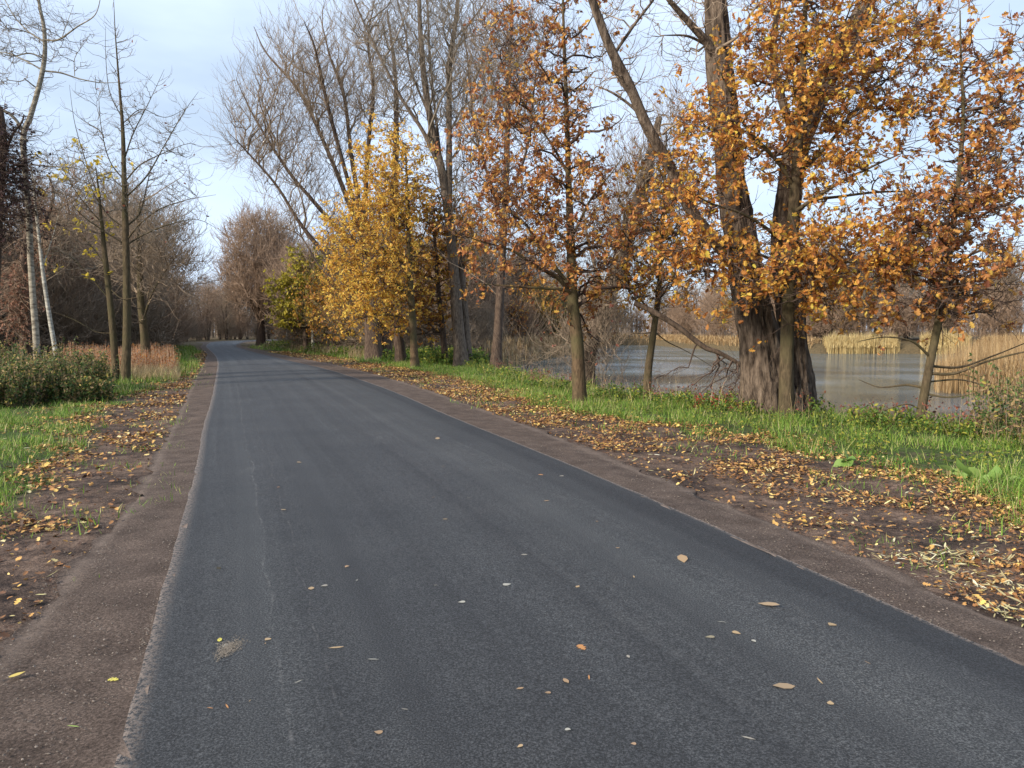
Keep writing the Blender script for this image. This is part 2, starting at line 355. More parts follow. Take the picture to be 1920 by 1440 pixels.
# ------------------------------------------------------------------ layout on the ground
EL = [tuple(G(*p)[:2]) for p in [(60, 1900), (145, 1640), (215, 1440), (262, 1260), (305, 1100), (345, 960), (366, 880), (381, 800), (396, 750), (404, 710), (408, 680), (403, 666), (393, 656), (387, 650), (390, 645), (402, 641)]] + [(-44.6, 125.), (-41., 145.), (-33., 161.), (-15, 180)]
ER = [tuple(G(*p)[:2]) for p in [(3700, 1900), (2500, 1480), (1920, 1243), (1560, 1085), (1320, 978), (1140, 900), (1000, 842), (850, 782), (720, 727), (620, 694), (555, 679), (500, 666), (462, 656), (444, 650), (446, 645), (465, 640)]] + [(-40.2, 125.), (-37., 142.), (-30., 156.), (-12, 174)]
SL = [tuple(G(*p, -.03)[:2]) for p in [(-1250, 1900), (-640, 1640), (-300, 1480), (-60, 1290), (60, 1160), (165, 1030), (235, 955), (290, 865), (327, 790), (352, 735), (370, 700), (384, 676), (387, 664), (380, 655), (376, 650), (381, 644)]] + [(-44.2, 108.), (-45.6, 125.), (-42, 146.), (-34, 162.)]
SR = [tuple(G(*p, -.03)[:2]) for p in [(4300, 1900), (2900, 1440), (1920, 1178), (1660, 1062), (1450, 980), (1230, 893), (1030, 812), (880, 757), (740, 711), (640, 686), (570, 673), (510, 661), (470, 653), (452, 648.5), (453, 644)]] + [(-38.3, 115.), (-39.2, 125.), (-36, 141.), (-29, 155.)]
LAKE = [(-.3, 37), (.3, 33), (1.0, 29.5), (2.2, 24.5), (3.6, 19.8), (5.0, 17.4), (6.6, 15.9), (8.2, 14.5), (10.5, 12.6), (14, 10.2), (22, 5), (40, -6), (90, -15), (100, 40), (56, 52), (36, 46), (25, 41), (17.6, 37.5), (17.0, 33.8), (19, 32.4), (24, 31.6), (38, 30), (45, 32), (46, 40), (58, 46), (62, 70), (54, 90), (46, 95), (37, 94), (31, 108), (28, 125), (28, 152), (18, 146), (13, 120), (7, 90), (3, 72), (0.5, 62), (-1.0, 48)]
# a cleaner outline: near bank, far shore and the reed bed reaching in from the right
LAKE = [(-.6, 40), (.1, 34.5), (1.0, 29.5), (2.1, 24.0), (3.4, 20.4), (4.6, 18.3), (5.6, 17.3), (6.5, 16.2), (7.1, 14.8), (7.7, 13.9), (8.7, 12.8), (10.4, 11.5), (14, 9.4), (22, 4), (40, -6), (70, -10), (74, 18), (70, 45), (62, 66), (56, 80), (54, 90), (46, 95), (37, 94), (31, 108), (28, 125), (27, 150), (18, 146), (12, 120), (6.5, 90), (3, 74), (0.6, 64), (-1.2, 50)]
WZ = -1.2
def ground_z(x, y):
    x = np.asarray(x, float); y = np.asarray(y, float); p = np.stack([x, y], -1)
    d = dist_line(p, LAKE, True); ins = inpoly(p, LAKE); sd_ = np.where(ins, -d, d)
    near = sstep(34, 20, y)
    top = 2.1 - 1.1 * near
    bank = -1.75 * (1 - sstep(-.9, 1.0, sd_ * 1.0 / top * 1.6 - .0))
    far = sstep(60, 90, y) * sstep(0, 14, sd_) * .5 * (x > 0)
    dr = np.minimum(dist_line(p, EL), dist_line(p, ER))
    onroad = inpoly(p, EL + ER[::-1])
    bumps = (fbm(x * .9, y * .9, 3) - .5) * .12 * sstep(.7, 2.5, dr) + (fbm(x * 3.3, y * 3.3, 2) - .5) * .035 * sstep(.5, 1.1, dr)
    z = -.05 + bank + far + bumps
    z = np.where(onroad, -.10, z)
    return z
def ground_z_fast(x, y): return ground_z(x, y)
GR = [tuple(G(*p)[:2]) for p in [(3300, 1500), (2500, 1200), (1920, 962), (1780, 905), (1600, 866), (1400, 818), (1250, 796), (1050, 775), (950, 737), (850, 706), (700, 681), (600, 667), (520, 658), (462, 651.5)]]
GL = [tuple(G(*p)[:2]) for p in [(-1200, 1500), (-500, 1180), (-60, 985), (70, 915), (120, 850), (180, 790), (235, 745), (330, 712), (372, 688), (376, 672), (372, 658), (364, 650)]]
GRP = GR + [(-30, 118), (-20, 150), (200, 300), (300, -60), (20, -20)]
GLP = GL + [(-45, 110), (-200, 300), (-300, -60), (-20, -20)]
def grass_mask(p):
    r = inpoly(p, GRP); l = inpoly(p, GLP); d = np.minimum(dist_line(p, GR), dist_line(p, GL)); s = np.where(r | l, d, -d)
    s = s + (fbm(p[..., 0] * 1.3 + 40, p[..., 1] * 1.3, 3) - .5) * 1.3
    return sstep(-.12, .25, s)
# ---- ground sheet
def axis(n, lo, hi, c, k):
    u = np.linspace(math.asinh((lo - c) / k), math.asinh((hi - c) / k), n); return c + k * np.sinh(u)
gx = axis(420, -420, 420, 0, 6.0); gy = axis(460, -60, 700, 6, 7.0)
XX, YY = np.meshgrid(gx, gy); ZZ = ground_z(XX, YY); P2 = np.stack([XX, YY], -1)
gm = grass_mask(P2)
rng = np.random.default_rng(1)
ny, nx = XX.shape; b = (np.arange(ny - 1) * nx)[:, None] + np.arange(nx - 1)[None]
q = np.stack([b, b + 1, b + nx + 1, b + nx], -1).reshape(-1, 4)
woodm = np.clip(sstep(0, 3, np.where(inpoly(P2, [(-20, 0), (-19, 24), (-18, 33), (-20, 44), (-26, 58), (-39, 83), (-46, 112), (-200, 300), (-300, -60)]), 1, 0) * dist_line(P2, [(-20, 0), (-19, 24), (-18, 33), (-20, 44), (-26, 58), (-39, 83), (-46, 112)])) + sstep(48, 70, YY), 0, 1)
def ground_mat():
    m = bpy.data.materials.new('ground_soil'); m.use_nodes = True; n = m.node_tree.nodes; l = m.node_tree.links.new
    p = n['Principled BSDF']; p.inputs['Roughness'].default_value = .95; p.inputs['Specular IOR Level'].default_value = .15
    t = n.new('ShaderNodeTexCoord')
    def noise(s, d=5, r=.6):
        a = n.new('ShaderNodeTexNoise'); a.inputs['Scale'].default_value = s; a.inputs['Detail'].default_value = d; a.inputs['Roughness'].default_value = r; l(t.outputs['Object'], a.inputs[0]); return a.outputs[0]
    def mix(f, a, b_, mode='MIX'):
        x = n.new('ShaderNodeMixRGB'); x.blend_type = mode
        for i, v in ((0, f), (1, a), (2, b_)):
            if isinstance(v, (tuple, list)): x.inputs[i].default_value = (*v, 1)
            elif isinstance(v, float): x.inputs[i].default_value = v
            else: l(v, x.inputs[i])
        return x.outputs[0]
    big = noise(.9, 4); mid = noise(5, 6, .7); fine = noise(45, 4, .7); fine2 = noise(160, 2, .6)
    r1 = ramp(n, [(.32, (.045, .035, .031)), (.5, (.115, .085, .070)), (.7, (.21, .16, .13))]); l(mid, r1.inputs[0])
    r2 = ramp(n, [(.38, (.5, .5, .52)), (.6, (1.15, 1.1, 1.05))]); l(big, r2.inputs[0])
    r3 = ramp(n, [(.35, (.62, .6, .6)), (.65, (1.4, 1.36, 1.3))]); l(fine, r3.inputs[0])
    r3b = ramp(n, [(.35, (.7, .7, .7)), (.7, (1.5, 1.45, 1.4))]); l(fine2, r3b.inputs[0])
    soil = mix(1.0, mix(1.0, mix(1.0, r1.outputs[0], r2.outputs[0], 'MULTIPLY'), r3.outputs[0], 'MULTIPLY'), r3b.outputs[0], 'MULTIPLY')
    g1 = ramp(n, [(.3, (.035, .055, .016)), (.55, (.06, .095, .024)), (.75, (.13, .115, .05))]); l(mid, g1.inputs[0])
    w1 = ramp(n, [(.3, (.045, .034, .02)), (.5, (.10, .075, .04)), (.75, (.20, .145, .08))]); l(mid, w1.inputs[0])
    at = n.new('ShaderNodeAttribute'); at.attribute_name = 'grass'; aw = n.new('ShaderNodeAttribute'); aw.attribute_name = 'wood'
    gp = n.new('ShaderNodeMath'); gp.operation = 'MULTIPLY'; l(at.outputs['Fac'], gp.inputs[0])
    rr = ramp(n, [(.38, (.45, .45, .45)), (.5, (1, 1, 1))]); l(noise(2.3, 4), rr.inputs[0]); l(rr.outputs[0], gp.inputs[1])
    col = mix(aw.outputs['Fac'], mix(gp.outputs[0], soil, g1.outputs[0]), w1.outputs[0])
    l(col, p.inputs['Base Color'])
    bp = n.new('ShaderNodeBump'); bp.inputs['Strength'].default_value = 1.0; bp.inputs['Distance'].default_value = .05
    ad = n.new('ShaderNodeMath'); ad.operation = 'MULTIPLY_ADD'; l(fine, ad.inputs[0]); ad.inputs[1].default_value = .5; l(mid, ad.inputs[2]); l(ad.outputs[0], bp.inputs['Height']); l(bp.outputs[0], p.inputs['Normal'])
    return m
go = mesh('ground', np.stack([XX, YY, ZZ], -1), q, ground_mat(), attr={'grass': gm.ravel(), 'wood': woodm.ravel()}); tag(go, kind='structure')

# ---- road and gravel shoulders as strips
def resamp(line, n, lo=None):
    a = np.array(line); s = np.concatenate([[0], np.cumsum(np.linalg.norm(np.diff(a, axis=0), axis=1))]); 
    m = smooth_path(a, 900); sm = np.concatenate([[0], np.cumsum(np.linalg.norm(np.diff(m, axis=0), axis=1))])
    u = sm[-1] * (np.expm1(np.linspace(0, 1, n) * 2.4) / math.expm1(2.4)); return np.stack([np.interp(u, sm, m[:, i]) for i in range(2)], 1), u
def nearest_on(line, pts):
    a = smooth_path(np.array(line), 3000); out_ = []
    for p in pts: out_.append(a[np.argmin(((a - p)**2).sum(1))])
    return np.array(out_)
def back(line, y=-7.):
    a, b = np.array(line[0]), np.array(line[1]); return [tuple(a + (a - b) / (a[1] - b[1]) * (y - a[1]))] + line
EL, ER, SL, SR = back(EL), back(ER), back(SL), back(SR)
NS = 420
def rows(line, ys):
    a = smooth_path(np.array(line), 4000); k = np.argsort(a[:, 1]); return np.stack([np.interp(ys, a[k, 1], a[k, 0]), ys], 1)
ys = -6 + 156 * np.expm1(np.linspace(0, 1, NS) * 2.4) / math.expm1(2.4); uL = ys * 1.03
eL, eR = rows(EL, ys), rows(ER, ys)
def strip(name, A, B, zA, zB, nA, mat, u, camber=0., rough=0., wA=0., wB=0.):
    t = np.linspace(0, 1, nA)[None, :, None]; Pm = A[:, None] * (1 - t) + B[:, None] * t
    wid = np.linalg.norm(B - A, axis=1)
    z = zA * (1 - t[..., 0]) + zB * t[..., 0] + camber * np.sin(t[..., 0] * math.pi)
    z = z + (fbm(Pm[..., 0] * 5, Pm[..., 1] * 5, 3) - .5) * rough
    if wA or wB:
        nw = (fbm(u * 3.1, u * 0 + 3, 4) - .5); d = nrm(B - A)
        Pm[:, 0] += d * (nw * wA)[:, None]; Pm[:, -1] += d * (nw * wB)[:, None]
    V = np.concatenate([Pm, z[..., None]], -1); n_ = len(A)
    b_ = (np.arange(n_ - 1) * nA)[:, None] + np.arange(nA - 1)[None]
    qq = np.stack([b_, b_ + 1, b_ + nA + 1, b_ + nA], -1).reshape(-1, 4)
    uv = np.stack([np.broadcast_to(t[..., 0], (n_, nA)) * wid[:, None], np.broadcast_to(u[:, None], (n_, nA))], -1).reshape(-1, 2)
    uv2 = np.broadcast_to(t[..., 0], (n_, nA)).ravel()
    return mesh(name, V, qq, mat, uv=uv, attr={'across': uv2})
def asphalt():
    m = bpy.data.materials.new('asphalt'); m.use_nodes = True; n = m.node_tree.nodes; l = m.node_tree.links.new
    p = n['Principled BSDF']; t = n.new('ShaderNodeTexCoord')
    def noise(s, d=4, r=.6, sc_=None, src='Object'):
        a = n.new('ShaderNodeTexNoise'); a.inputs['Scale'].default_value = s; a.inputs['Detail'].default_value = d; a.inputs['Roughness'].default_value = r
        if sc_:
            mm = n.new('ShaderNodeMapping'); mm.inputs['Scale'].default_value = sc_; l(t.outputs[src], mm.inputs[0]); l(mm.outputs[0], a.inputs[0])
        else: l(t.outputs[src], a.inputs[0])
        return a.outputs[0]
    def mul(a, b_):
        x = n.new('ShaderNodeMixRGB'); x.blend_type = 'MULTIPLY'; x.inputs[0].default_value = 1; l(a, x.inputs[1]); l(b_, x.inputs[2]); return x.outputs[0]
    gr = noise(105, 4, .85); streak = noise(1, 4, .55, (2.6, .035, 1), 'UV'); streak2 = noise(1, 3, .6, (11, .12, 1), 'UV'); big = noise(.7, 4)
    base = ramp(n, [(.40, (.008, .0085, .0095)), (.5, (.029, .031, .034)), (.61, (.105, .108, .113))]); l(gr, base.inputs[0])
    s1 = ramp(n, [(.35, (.84, .84, .85)), (.62, (1.2, 1.2, 1.18))]); l(streak, s1.inputs[0])
    s2 = ramp(n, [(.40, (.95, .95, .95)), (.7, (1.12, 1.11, 1.09))]); l(streak2, s2.inputs[0])
    s3 = ramp(n, [(.35, (.85, .86, .88)), (.65, (1.12, 1.11, 1.10))]); l(big, s3.inputs[0])
    col = mul(mul(mul(base.outputs[0], s1.outputs[0]), s2.outputs[0]), s3.outputs[0])
    at0 = n.new('ShaderNodeAttribute'); at0.attribute_name = 'across'
    tr_ = ramp(n, [(0, (1.0, 1.0, 1.0)), (.15, (1.1, 1.1, 1.08)), (.3, (.94, .94, .95)), (.5, (1.0, 1.0, 1.0)), (.68, (1.18, 1.17, 1.14)), (.80, (1.28, 1.27, 1.23)), (.90, (1.0, 1.0, 1.0)), (.93, (.66, .67, .70)), (1, (.62, .63, .66))])
    l(at0.outputs['Fac'], tr_.inputs[0]); col = mul(col, tr_.outputs[0])
    blot = ramp(n, [(.60, (1, 1, 1)), (.74, (1.5, 1.45, 1.38))]); l(noise(2.2, 6, .7, (1, .35, 1)), blot.inputs[0]); col = mul(col, blot.outputs[0])
    # sandy dust trodden in along the two edges
    at = n.new('ShaderNodeAttribute'); at.attribute_name = 'across'
    ed = ramp(n, [(0, (1, 1, 1)), (.006, (.55, .55, .55)), (.022, (0, 0, 0)), (.989, (0, 0, 0)), (.996, (.5, .5, .5)), (1, (1, 1, 1))]); l(at.outputs['Fac'], ed.inputs[0])
    en = ramp(n, [(.46, (0, 0, 0)), (.53, (1, 1, 1))]); l(noise(38, 6, .8), en.inputs[0])
    ad = n.new('ShaderNodeMath'); ad.operation = 'MULTIPLY'; l(ed.outputs[0], ad.inputs[0]); l(en.outputs[0], ad.inputs[1])
    mx_ = n.new('ShaderNodeMixRGB'); l(ad.outputs[0], mx_.inputs[0]); l(col, mx_.inputs[1]); mx_.inputs[2].default_value = (.30, .235, .19, 1)
    # thin pale scuff lines running along the left lane
    sp = n.new('ShaderNodeSeparateXYZ'); l(t.outputs['UV'], sp.inputs[0])
    wob = noise(.9, 3, .5, (0.0, 1, 1), 'UV'); last = mx_.outputs[0]
    for off, wd, amp in ((.66, .012, .30), (.88, .009, .26), (3.15, .03, .10), (3.55, .05, .08), (2.6, .05, .06)):
        a1 = n.new('ShaderNodeMath'); a1.operation = 'MULTIPLY_ADD'; l(wob, a1.inputs[0]); a1.inputs[1].default_value = .16; l(sp.outputs[0], a1.inputs[2])
        a2 = n.new('ShaderNodeMath'); a2.operation = 'SUBTRACT'; l(a1.outputs[0], a2.inputs[0]); a2.inputs[1].default_value = off + .08
        a3 = n.new('ShaderNodeMath'); a3.operation = 'ABSOLUTE'; l(a2.outputs[0], a3.inputs[0])
        a4 = n.new('ShaderNodeMapRange'); a4.inputs['From Min'].default_value = wd; a4.inputs['From Max'].default_value = wd * .2; a4.inputs['To Max'].default_value = amp; l(a3.outputs[0], a4.inputs['Value'])
        a5 = n.new('ShaderNodeMath'); a5.operation = 'MULTIPLY'; rr = ramp(n, [(.46, (0, 0, 0)), (.62, (1, 1, 1))]); l(noise(6 + off, 4, .8), rr.inputs[0]); l(a4.outputs[0], a5.inputs[0]); l(rr.outputs[0], a5.inputs[1])
        x = n.new('ShaderNodeMixRGB'); l(a5.outputs[0], x.inputs[0]); l(last, x.inputs[1]); x.inputs[2].default_value = (.24, .23, .22, 1); last = x.outputs[0]
    l(last, p.inputs['Base Color'])
    p.inputs['Roughness'].default_value = .72; p.inputs['Specular IOR Level'].default_value = .45
    bp = n.new('ShaderNodeBump'); bp.inputs['Strength'].default_value = 1.0; bp.inputs['Distance'].default_value = .010
    l(gr, bp.inputs['Height']); l(bp.outputs[0], p.inputs['Normal'])
    return m
def gravel(name, flip):
    m = bpy.data.materials.new(name); m.use_nodes = True; n = m.node_tree.nodes; l = m.node_tree.links.new
    p = n['Principled BSDF']; p.inputs['Roughness'].default_value = .92; p.inputs['Specular IOR Level'].default_value = .2; t = n.new('ShaderNodeTexCoord')
    def noise(s, d=4, r=.6):
        a = n.new('ShaderNodeTexNoise'); a.inputs['Scale'].default_value = s; a.inputs['Detail'].default_value = d; a.inputs['Roughness'].default_value = r; l(t.outputs['Object'], a.inputs[0]); return a.outputs[0]
    g = noise(70, 5, .85); b_ = noise(3, 5, .6)
    r = ramp(n, [(.36, (.034, .025, .019)), (.5, (.10, .073, .058)), (.66, (.22, .165, .135))]); l(g, r.inputs[0])
    s = ramp(n, [(.35, (.68, .66, .65)), (.65, (1.15, 1.15, 1.15))]); l(b_, s.inputs[0])
    x = n.new('ShaderNodeMixRGB'); x.blend_type = 'MULTIPLY'; x.inputs[0].default_value = 1; l(r.outputs[0], x.inputs[1]); l(s.outputs[0], x.inputs[2])
    at = n.new('ShaderNodeAttribute'); at.attribute_name = 'across'
    e = ramp(n, [(0, (.9, .9, .9)), (.025, (.6, .6, .6)), (.085, (0, 0, 0)), (1, (0, 0, 0))]); l(at.outputs['Fac'], e.inputs[0])
    en = ramp(n, [(.32, (.15, .15, .15)), (.6, (1, 1, 1))]); l(noise(9, 5, .7), en.inputs[0])
    ad = n.new('ShaderNodeMath'); ad.operation = 'MULTIPLY'; l(e.outputs[0], ad.inputs[0]); l(en.outputs[0], ad.inputs[1])
    e2 = ramp(n, [(0, (0, 0, 0)), (.80, (0, 0, 0)), (.93, (.28, .28, .28)), (.985, (.0, .0, .0))]); l(at.outputs['Fac'], e2.inputs[0])
    a2 = n.new('ShaderNodeMath'); a2.operation = 'MULTIPLY'; l(e2.outputs[0], a2.inputs[0]); l(en.outputs[0], a2.inputs[1])
    ad_ = n.new('ShaderNodeMath'); ad_.operation = 'ADD'; l(ad.outputs[0], ad_.inputs[0]); l(a2.outputs[0], ad_.inputs[1]); ad = ad_
    y = n.new('ShaderNodeMixRGB'); l(ad.outputs[0], y.inputs[0]); l(x.outputs[0], y.inputs[1]); y.inputs[2].default_value = (.34, .265, .215, 1); l(y.outputs[0], p.inputs['Base Color'])
    bp = n.new('ShaderNodeBump'); bp.inputs['Strength'].default_value = .9; bp.inputs['Distance'].default_value = .012; l(g, bp.inputs['Height']); l(bp.outputs[0], p.inputs['Normal'])
    return m
road = strip('road', eL, eR, 0, 0, 34, asphalt(), uL, camber=.025, wA=.03, wB=-.03); tag(road, kind='structure')
oL, oR = rows(SL, ys), rows(SR, ys)
sm = lambda a: np.stack([np.convolve(np.pad(a[:, i], 3, 'edge'), np.ones(7) / 7, 'valid') for i in range(2)], 1)
oL, oR = sm(oL), sm(oR)
inL = eL + nrm(eR - eL) * .06; inR = eR + nrm(eL - eR) * .06
gl = strip('gravel_shoulder', inL, oL, -.006, -.035, 12, gravel('brown_gravel', False), uL, rough=.035, wB=.32); tag(gl, kind='structure')
gr_ = strip('gravel_shoulder', inR, oR, -.006, -.04, 12, gravel('brown_gravel_right', True), uL, rough=.035, wB=.32); tag(gr_, kind='structure')
# ---- water
def water_mat():
    m = bpy.data.materials.new('lake_water'); m.use_nodes = True; n = m.node_tree.nodes; l = m.node_tree.links.new
    p = n['Principled BSDF']; p.inputs['Base Color'].default_value = (.085, .10, .095, 1); p.inputs['Roughness'].default_value = .05; p.inputs['IOR'].default_value = 1.33
    p.inputs['Specular IOR Level'].default_value = .5
    t = n.new('ShaderNodeTexCoord'); mm = n.new('ShaderNodeMapping'); mm.inputs['Rotation'].default_value = (0, 0, .35); mm.inputs['Scale'].default_value = (.35, 1.2, 1); l(t.outputs['Object'], mm.inputs[0])
    a = n.new('ShaderNodeTexNoise'); a.inputs['Scale'].default_value = 6.5; a.inputs['Detail'].default_value = 4; a.inputs['Roughness'].default_value = .72; l(mm.outputs[0], a.inputs[0])
    b2 = n.new('ShaderNodeTexNoise'); b2.inputs['Scale'].default_value = .12; l(t.outputs['Object'], b2.inputs[0])
    rr = ramp(n, [(.4, (.22, .22, .22)), (.6, (1, 1, 1))]); l(b2.outputs[0], rr.inputs[0])
    bp = n.new('ShaderNodeBump'); bp.inputs['Distance'].default_value = .42; l(rr.outputs[0], bp.inputs['Strength']); l(a.outputs[0], bp.inputs['Height']); l(bp.outputs[0], p.inputs['Normal'])
    return m
wx = np.array([-6, 110.]); wy = np.array([-20, 165.])
wo = mesh('lake_water', [(-8, 10, WZ), (4, -20, WZ), (110, -20, WZ), (110, 165, WZ), (-8, 165, WZ)], np.array([[0, 1, 2, 3, 4]]), water_mat()); tag(wo, kind='structure')

# ------------------------------------------------------------------ scatter helpers
def logy(rng, n, y0, y1, xlo, xhi, p=1.0):
    """points with a density that thins out with distance"""
    y = y0 * (y1 / y0) ** rng.random(n); x = xlo(y) + (xhi(y) - xlo(y)) * rng.random(n); return np.stack([x, y], -1)
def interp_line(line):
    a = np.array(sorted(line, key=lambda p: p[1])); return lambda y: np.interp(y, a[:, 1], a[:, 0])
fGR, fGL, fSL, fSR = interp_line(GR), interp_line(GL), interp_line(SL[:17]), interp_line(SR[:15])
def blades(rng, P, h, wd, lean=.35, k=4, droop=.5):
    """P (N,3) bases -> curved tapering blades"""
    N = len(P); a = rng.random(N) * 2 * math.pi; d = np.stack([np.cos(a), np.sin(a), np.zeros(N)], -1); s = np.stack([-np.sin(a), np.cos(a), np.zeros(N)], -1)
    b2 = rng.random(N) * 2 * math.pi; s = nrm(s + .6 * np.stack([np.cos(b2), np.sin(b2), np.zeros(N)], -1))
    hh = h * (.5 + .9 * rng.random(N)) if np.isscalar(h) else h * (.6 + .7 * rng.random(N)); ln = lean * rng.normal(size=N) * 1.0; dr = droop * rng.random(N)
    u = np.linspace(0, 1, k)[None, :]; hz = hh[:, None] * (u * np.cos(np.abs(ln))[:, None] - dr[:, None] * .5 * u**3)
    hx = hh[:, None] * (u * np.sin(ln)[:, None] + np.sign(ln)[:, None] * dr[:, None] * u**2 * .8)
    c = P[:, None] + d[:, None] * hx[..., None]; c[..., 2] += hz
    ww = (wd * (.6 + .8 * rng.random(N)))[:, None] * (1 - u**1.6 * .96) * .5
    V = np.stack([c - s[:, None] * ww[..., None], c + s[:, None] * ww[..., None]], 2).reshape(-1, 3)
    b_ = (np.arange(N) * k * 2)[:, None] + (np.arange(k - 1) * 2)[None]
    return V, np.stack([b_, b_ + 1, b_ + 3, b_ + 2], -1).reshape(-1, 4)
def on_ground(p, dz=0.): return np.column_stack([p, ground_z(p[:, 0], p[:, 1]) + dz])
lake_d = lambda p: np.where(inpoly(p, LAKE), -1, 1) * dist_line(p, LAKE, True)

# ---- grass
rng = np.random.default_rng(11)
def grass_set(name, regions, mat='grass'):
    A = Acc()
    for (n, y0, y1, lo, hi, dens, h, wd, ln) in regions:
        p = logy(rng, n, y0, y1, lo, hi); keep = rng.random(n) < dens(p); p = p[keep]
        ht = h * (.30 + 2.0 * fbm(p[:, 0] * 2.3, p[:, 1] * 2.3, 3) ** 1.3) * (1 + .004 * p[:, 1])
        wds = wd * (1 + p[:, 1] / 14.)
        V, q = blades(rng, on_ground(p, -.02), ht, wds, ln); A.add(V, q)
    o = A.build(name, M[mat], smooth=False); tag(o, kind='stuff'); return o
def dens_r(p):
    g = grass_mask(p); d = lake_d(p); c = fbm(p[:, 0] * 1.1 + 9, p[:, 1] * 1.1, 3)
    return g * (d > -.7) * np.clip(.30 + 3.4 * (c - .42), .06, 1)
def dens_l(p):
    g = grass_mask(p); c = fbm(p[:, 0] * 1.0 + 19, p[:, 1] * 1.0, 3); wd = (p[:, 0] < fGL(p[:, 1]) - 5.5)
    return g * np.clip(.25 + 3.2 * (c - .42), .04, 1) * np.where(wd & (p[:, 1] > 18), .12, 1)
o = grass_set('grass', [
    (150000, 5.0, 40, lambda y: fGR(y) - .7, lambda y: fGR(y) + 1.2 + 6 * np.minimum(1, 14 / y), dens_r, .14, .0048, .6),
    (30000, 34, 110, lambda y: fGR(y) - .7, lambda y: fGR(y) + 9, dens_r, .22, .006, .5),
    (12000, 5.0, 60, lambda y: fGR(y) - 1.8, lambda y: fGR(y) + .2, lambda p: (fbm(p[:, 0] * 1.6 + 3, p[:, 1] * 1.6, 3) > .56) * .55, .09, .006, .6)])
tag(o, 'green verge grass between the leaf strewn dirt and the lake', 'grass')
o = grass_set('grass', [
    (90000, 3.5, 20, lambda y: fGL(y) - 6, lambda y: fGL(y) + .7, dens_l, .12, .0055, .45),
    (50000, 18, 80, lambda y: fGL(y) - 7, lambda y: fGL(y) + .7, dens_l, .2, .006, .35),
    (8000, 3.5, 30, lambda y: fGL(y) - .2, lambda y: fGL(y) + 1.6, lambda p: (fbm(p[:, 0] * 1.6 + 3, p[:, 1] * 1.6, 3) > .57) * .6, .08, .006, .6)])
tag(o, 'green grass left of the road in front of the brambles', 'grass')

# ---- fallen leaves
rng = np.random.default_rng(12)
def litter(name, label, parts, cat='leaves'):
    A = Acc()
    for (n, y0, y1, lo, hi, dens, size, shape, fl) in parts:
        p = logy(rng, n, y0, y1, lo, hi); p = p[rng.random(n) < dens(p)]
        P3 = on_ground(p, .012 + 0 * p[:, 0]); P3[:, 2] += rng.random(len(p)) * .02
        sz = size * (1 + p[:, 1] / 40.)
        V, q = leaves(rng, P3, 1.0, shape, flat=fl, droop=.25)
        V = V.reshape(len(p), -1, 3); V = P3[:, None] + (V - P3[:, None]) * sz[:, None, None]; A.add(V.reshape(-1, 3), q)
    o = A.build(name, M['litter'] if shape is not SLIM else M['willowlit'], smooth=False); tag(o, label, cat, kind='stuff')
def off_road(p): return (~inpoly(p, SL[:] + SR[::-1])) | (rng.random(len(p)) < .004) | (~inpoly(p, EL + ER[::-1]) & (rng.random(len(p)) < .06))
def dl(sc_, th, k, seed): return lambda p: off_road(p) * np.clip((fbm(p[:, 0] * sc_ + seed, p[:, 1] * sc_, 4) - th) * k, .035, 1)
def dr_(p):
    e = fGR(p[:, 1]) - p[:, 0]
    near = np.exp(-np.abs(e) / .55)
    c = fbm(p[:, 0] * 1.5 + 5, p[:, 1] * 1.5, 4)
    far = sstep(9, 16, p[:, 1]) * .25
    return off_road(p) * np.clip((c - .50) * 2.6 + near * .75 + far + .02, .05, 1) * np.where(e < -.5, .7, 1) * np.where(lake_d(p) < .5, 0, 1)
def dleft(p):
    c = fbm(p[:, 0] * 1.4 + 25, p[:, 1] * 1.4, 4); far = sstep(7, 14, p[:, 1]) * .45
    return off_road(p) * np.clip((c - .52) * 3.0 + far + .03, .05, 1) * np.where(p[:, 0] < fGL(p[:, 1]) - .6, .25, 1)
litter('fallen_leaves', 'tan and orange fallen leaves strewn over the dirt right of the road', [
    (95000, 3.2, 60, lambda y: fSR(y) - .1, lambda y: fGR(y) + 1.2, dr_, .037, LOB, .3), (26000, 3.2, 30, lambda y: fSR(y) + .05, lambda y: fGR(y) + .4, lambda p: off_road(p) * np.clip(dr_(p) + .12, 0, 1), .022, ELL, .3)])
litter('fallen_leaves', 'orange brown fallen leaves strewn over the dirt left of the road', [
    (60000, 2.6, 60, lambda y: fSL(y) - 3.2, lambda y: fSL(y) + .08, dleft, .044, LOB, .3), (16000, 2.6, 30, lambda y: fSL(y) - 3.2, lambda y: fSL(y), lambda p: off_road(p) * np.clip(dleft(p) + .1, 0, 1), .02, ELL, .3)])
litter('fallen_leaves', 'slender pale willow leaves scattered on the bare dirt of both verges', [
    (3600, 2.8, 25, lambda y: fSR(y), lambda y: fGR(y) + .3, dl(1.2, .42, 2., 77), .062, SLIM, .25),
    (2600, 3.2, 5.6, lambda y: fSR(y) + .02, lambda y: fSR(y) + 1.3, lambda p: off_road(p) * (fbm(p[:, 0] * 1.5 + 3, p[:, 1] * 1.5, 3) > .45) * .8, .058, SLIM, .25),
    (1300, 2.4, 25, lambda y: fSL(y) - 3, lambda y: fSL(y), dl(1.2, .45, 2., 97), .06, SLIM, .25)])
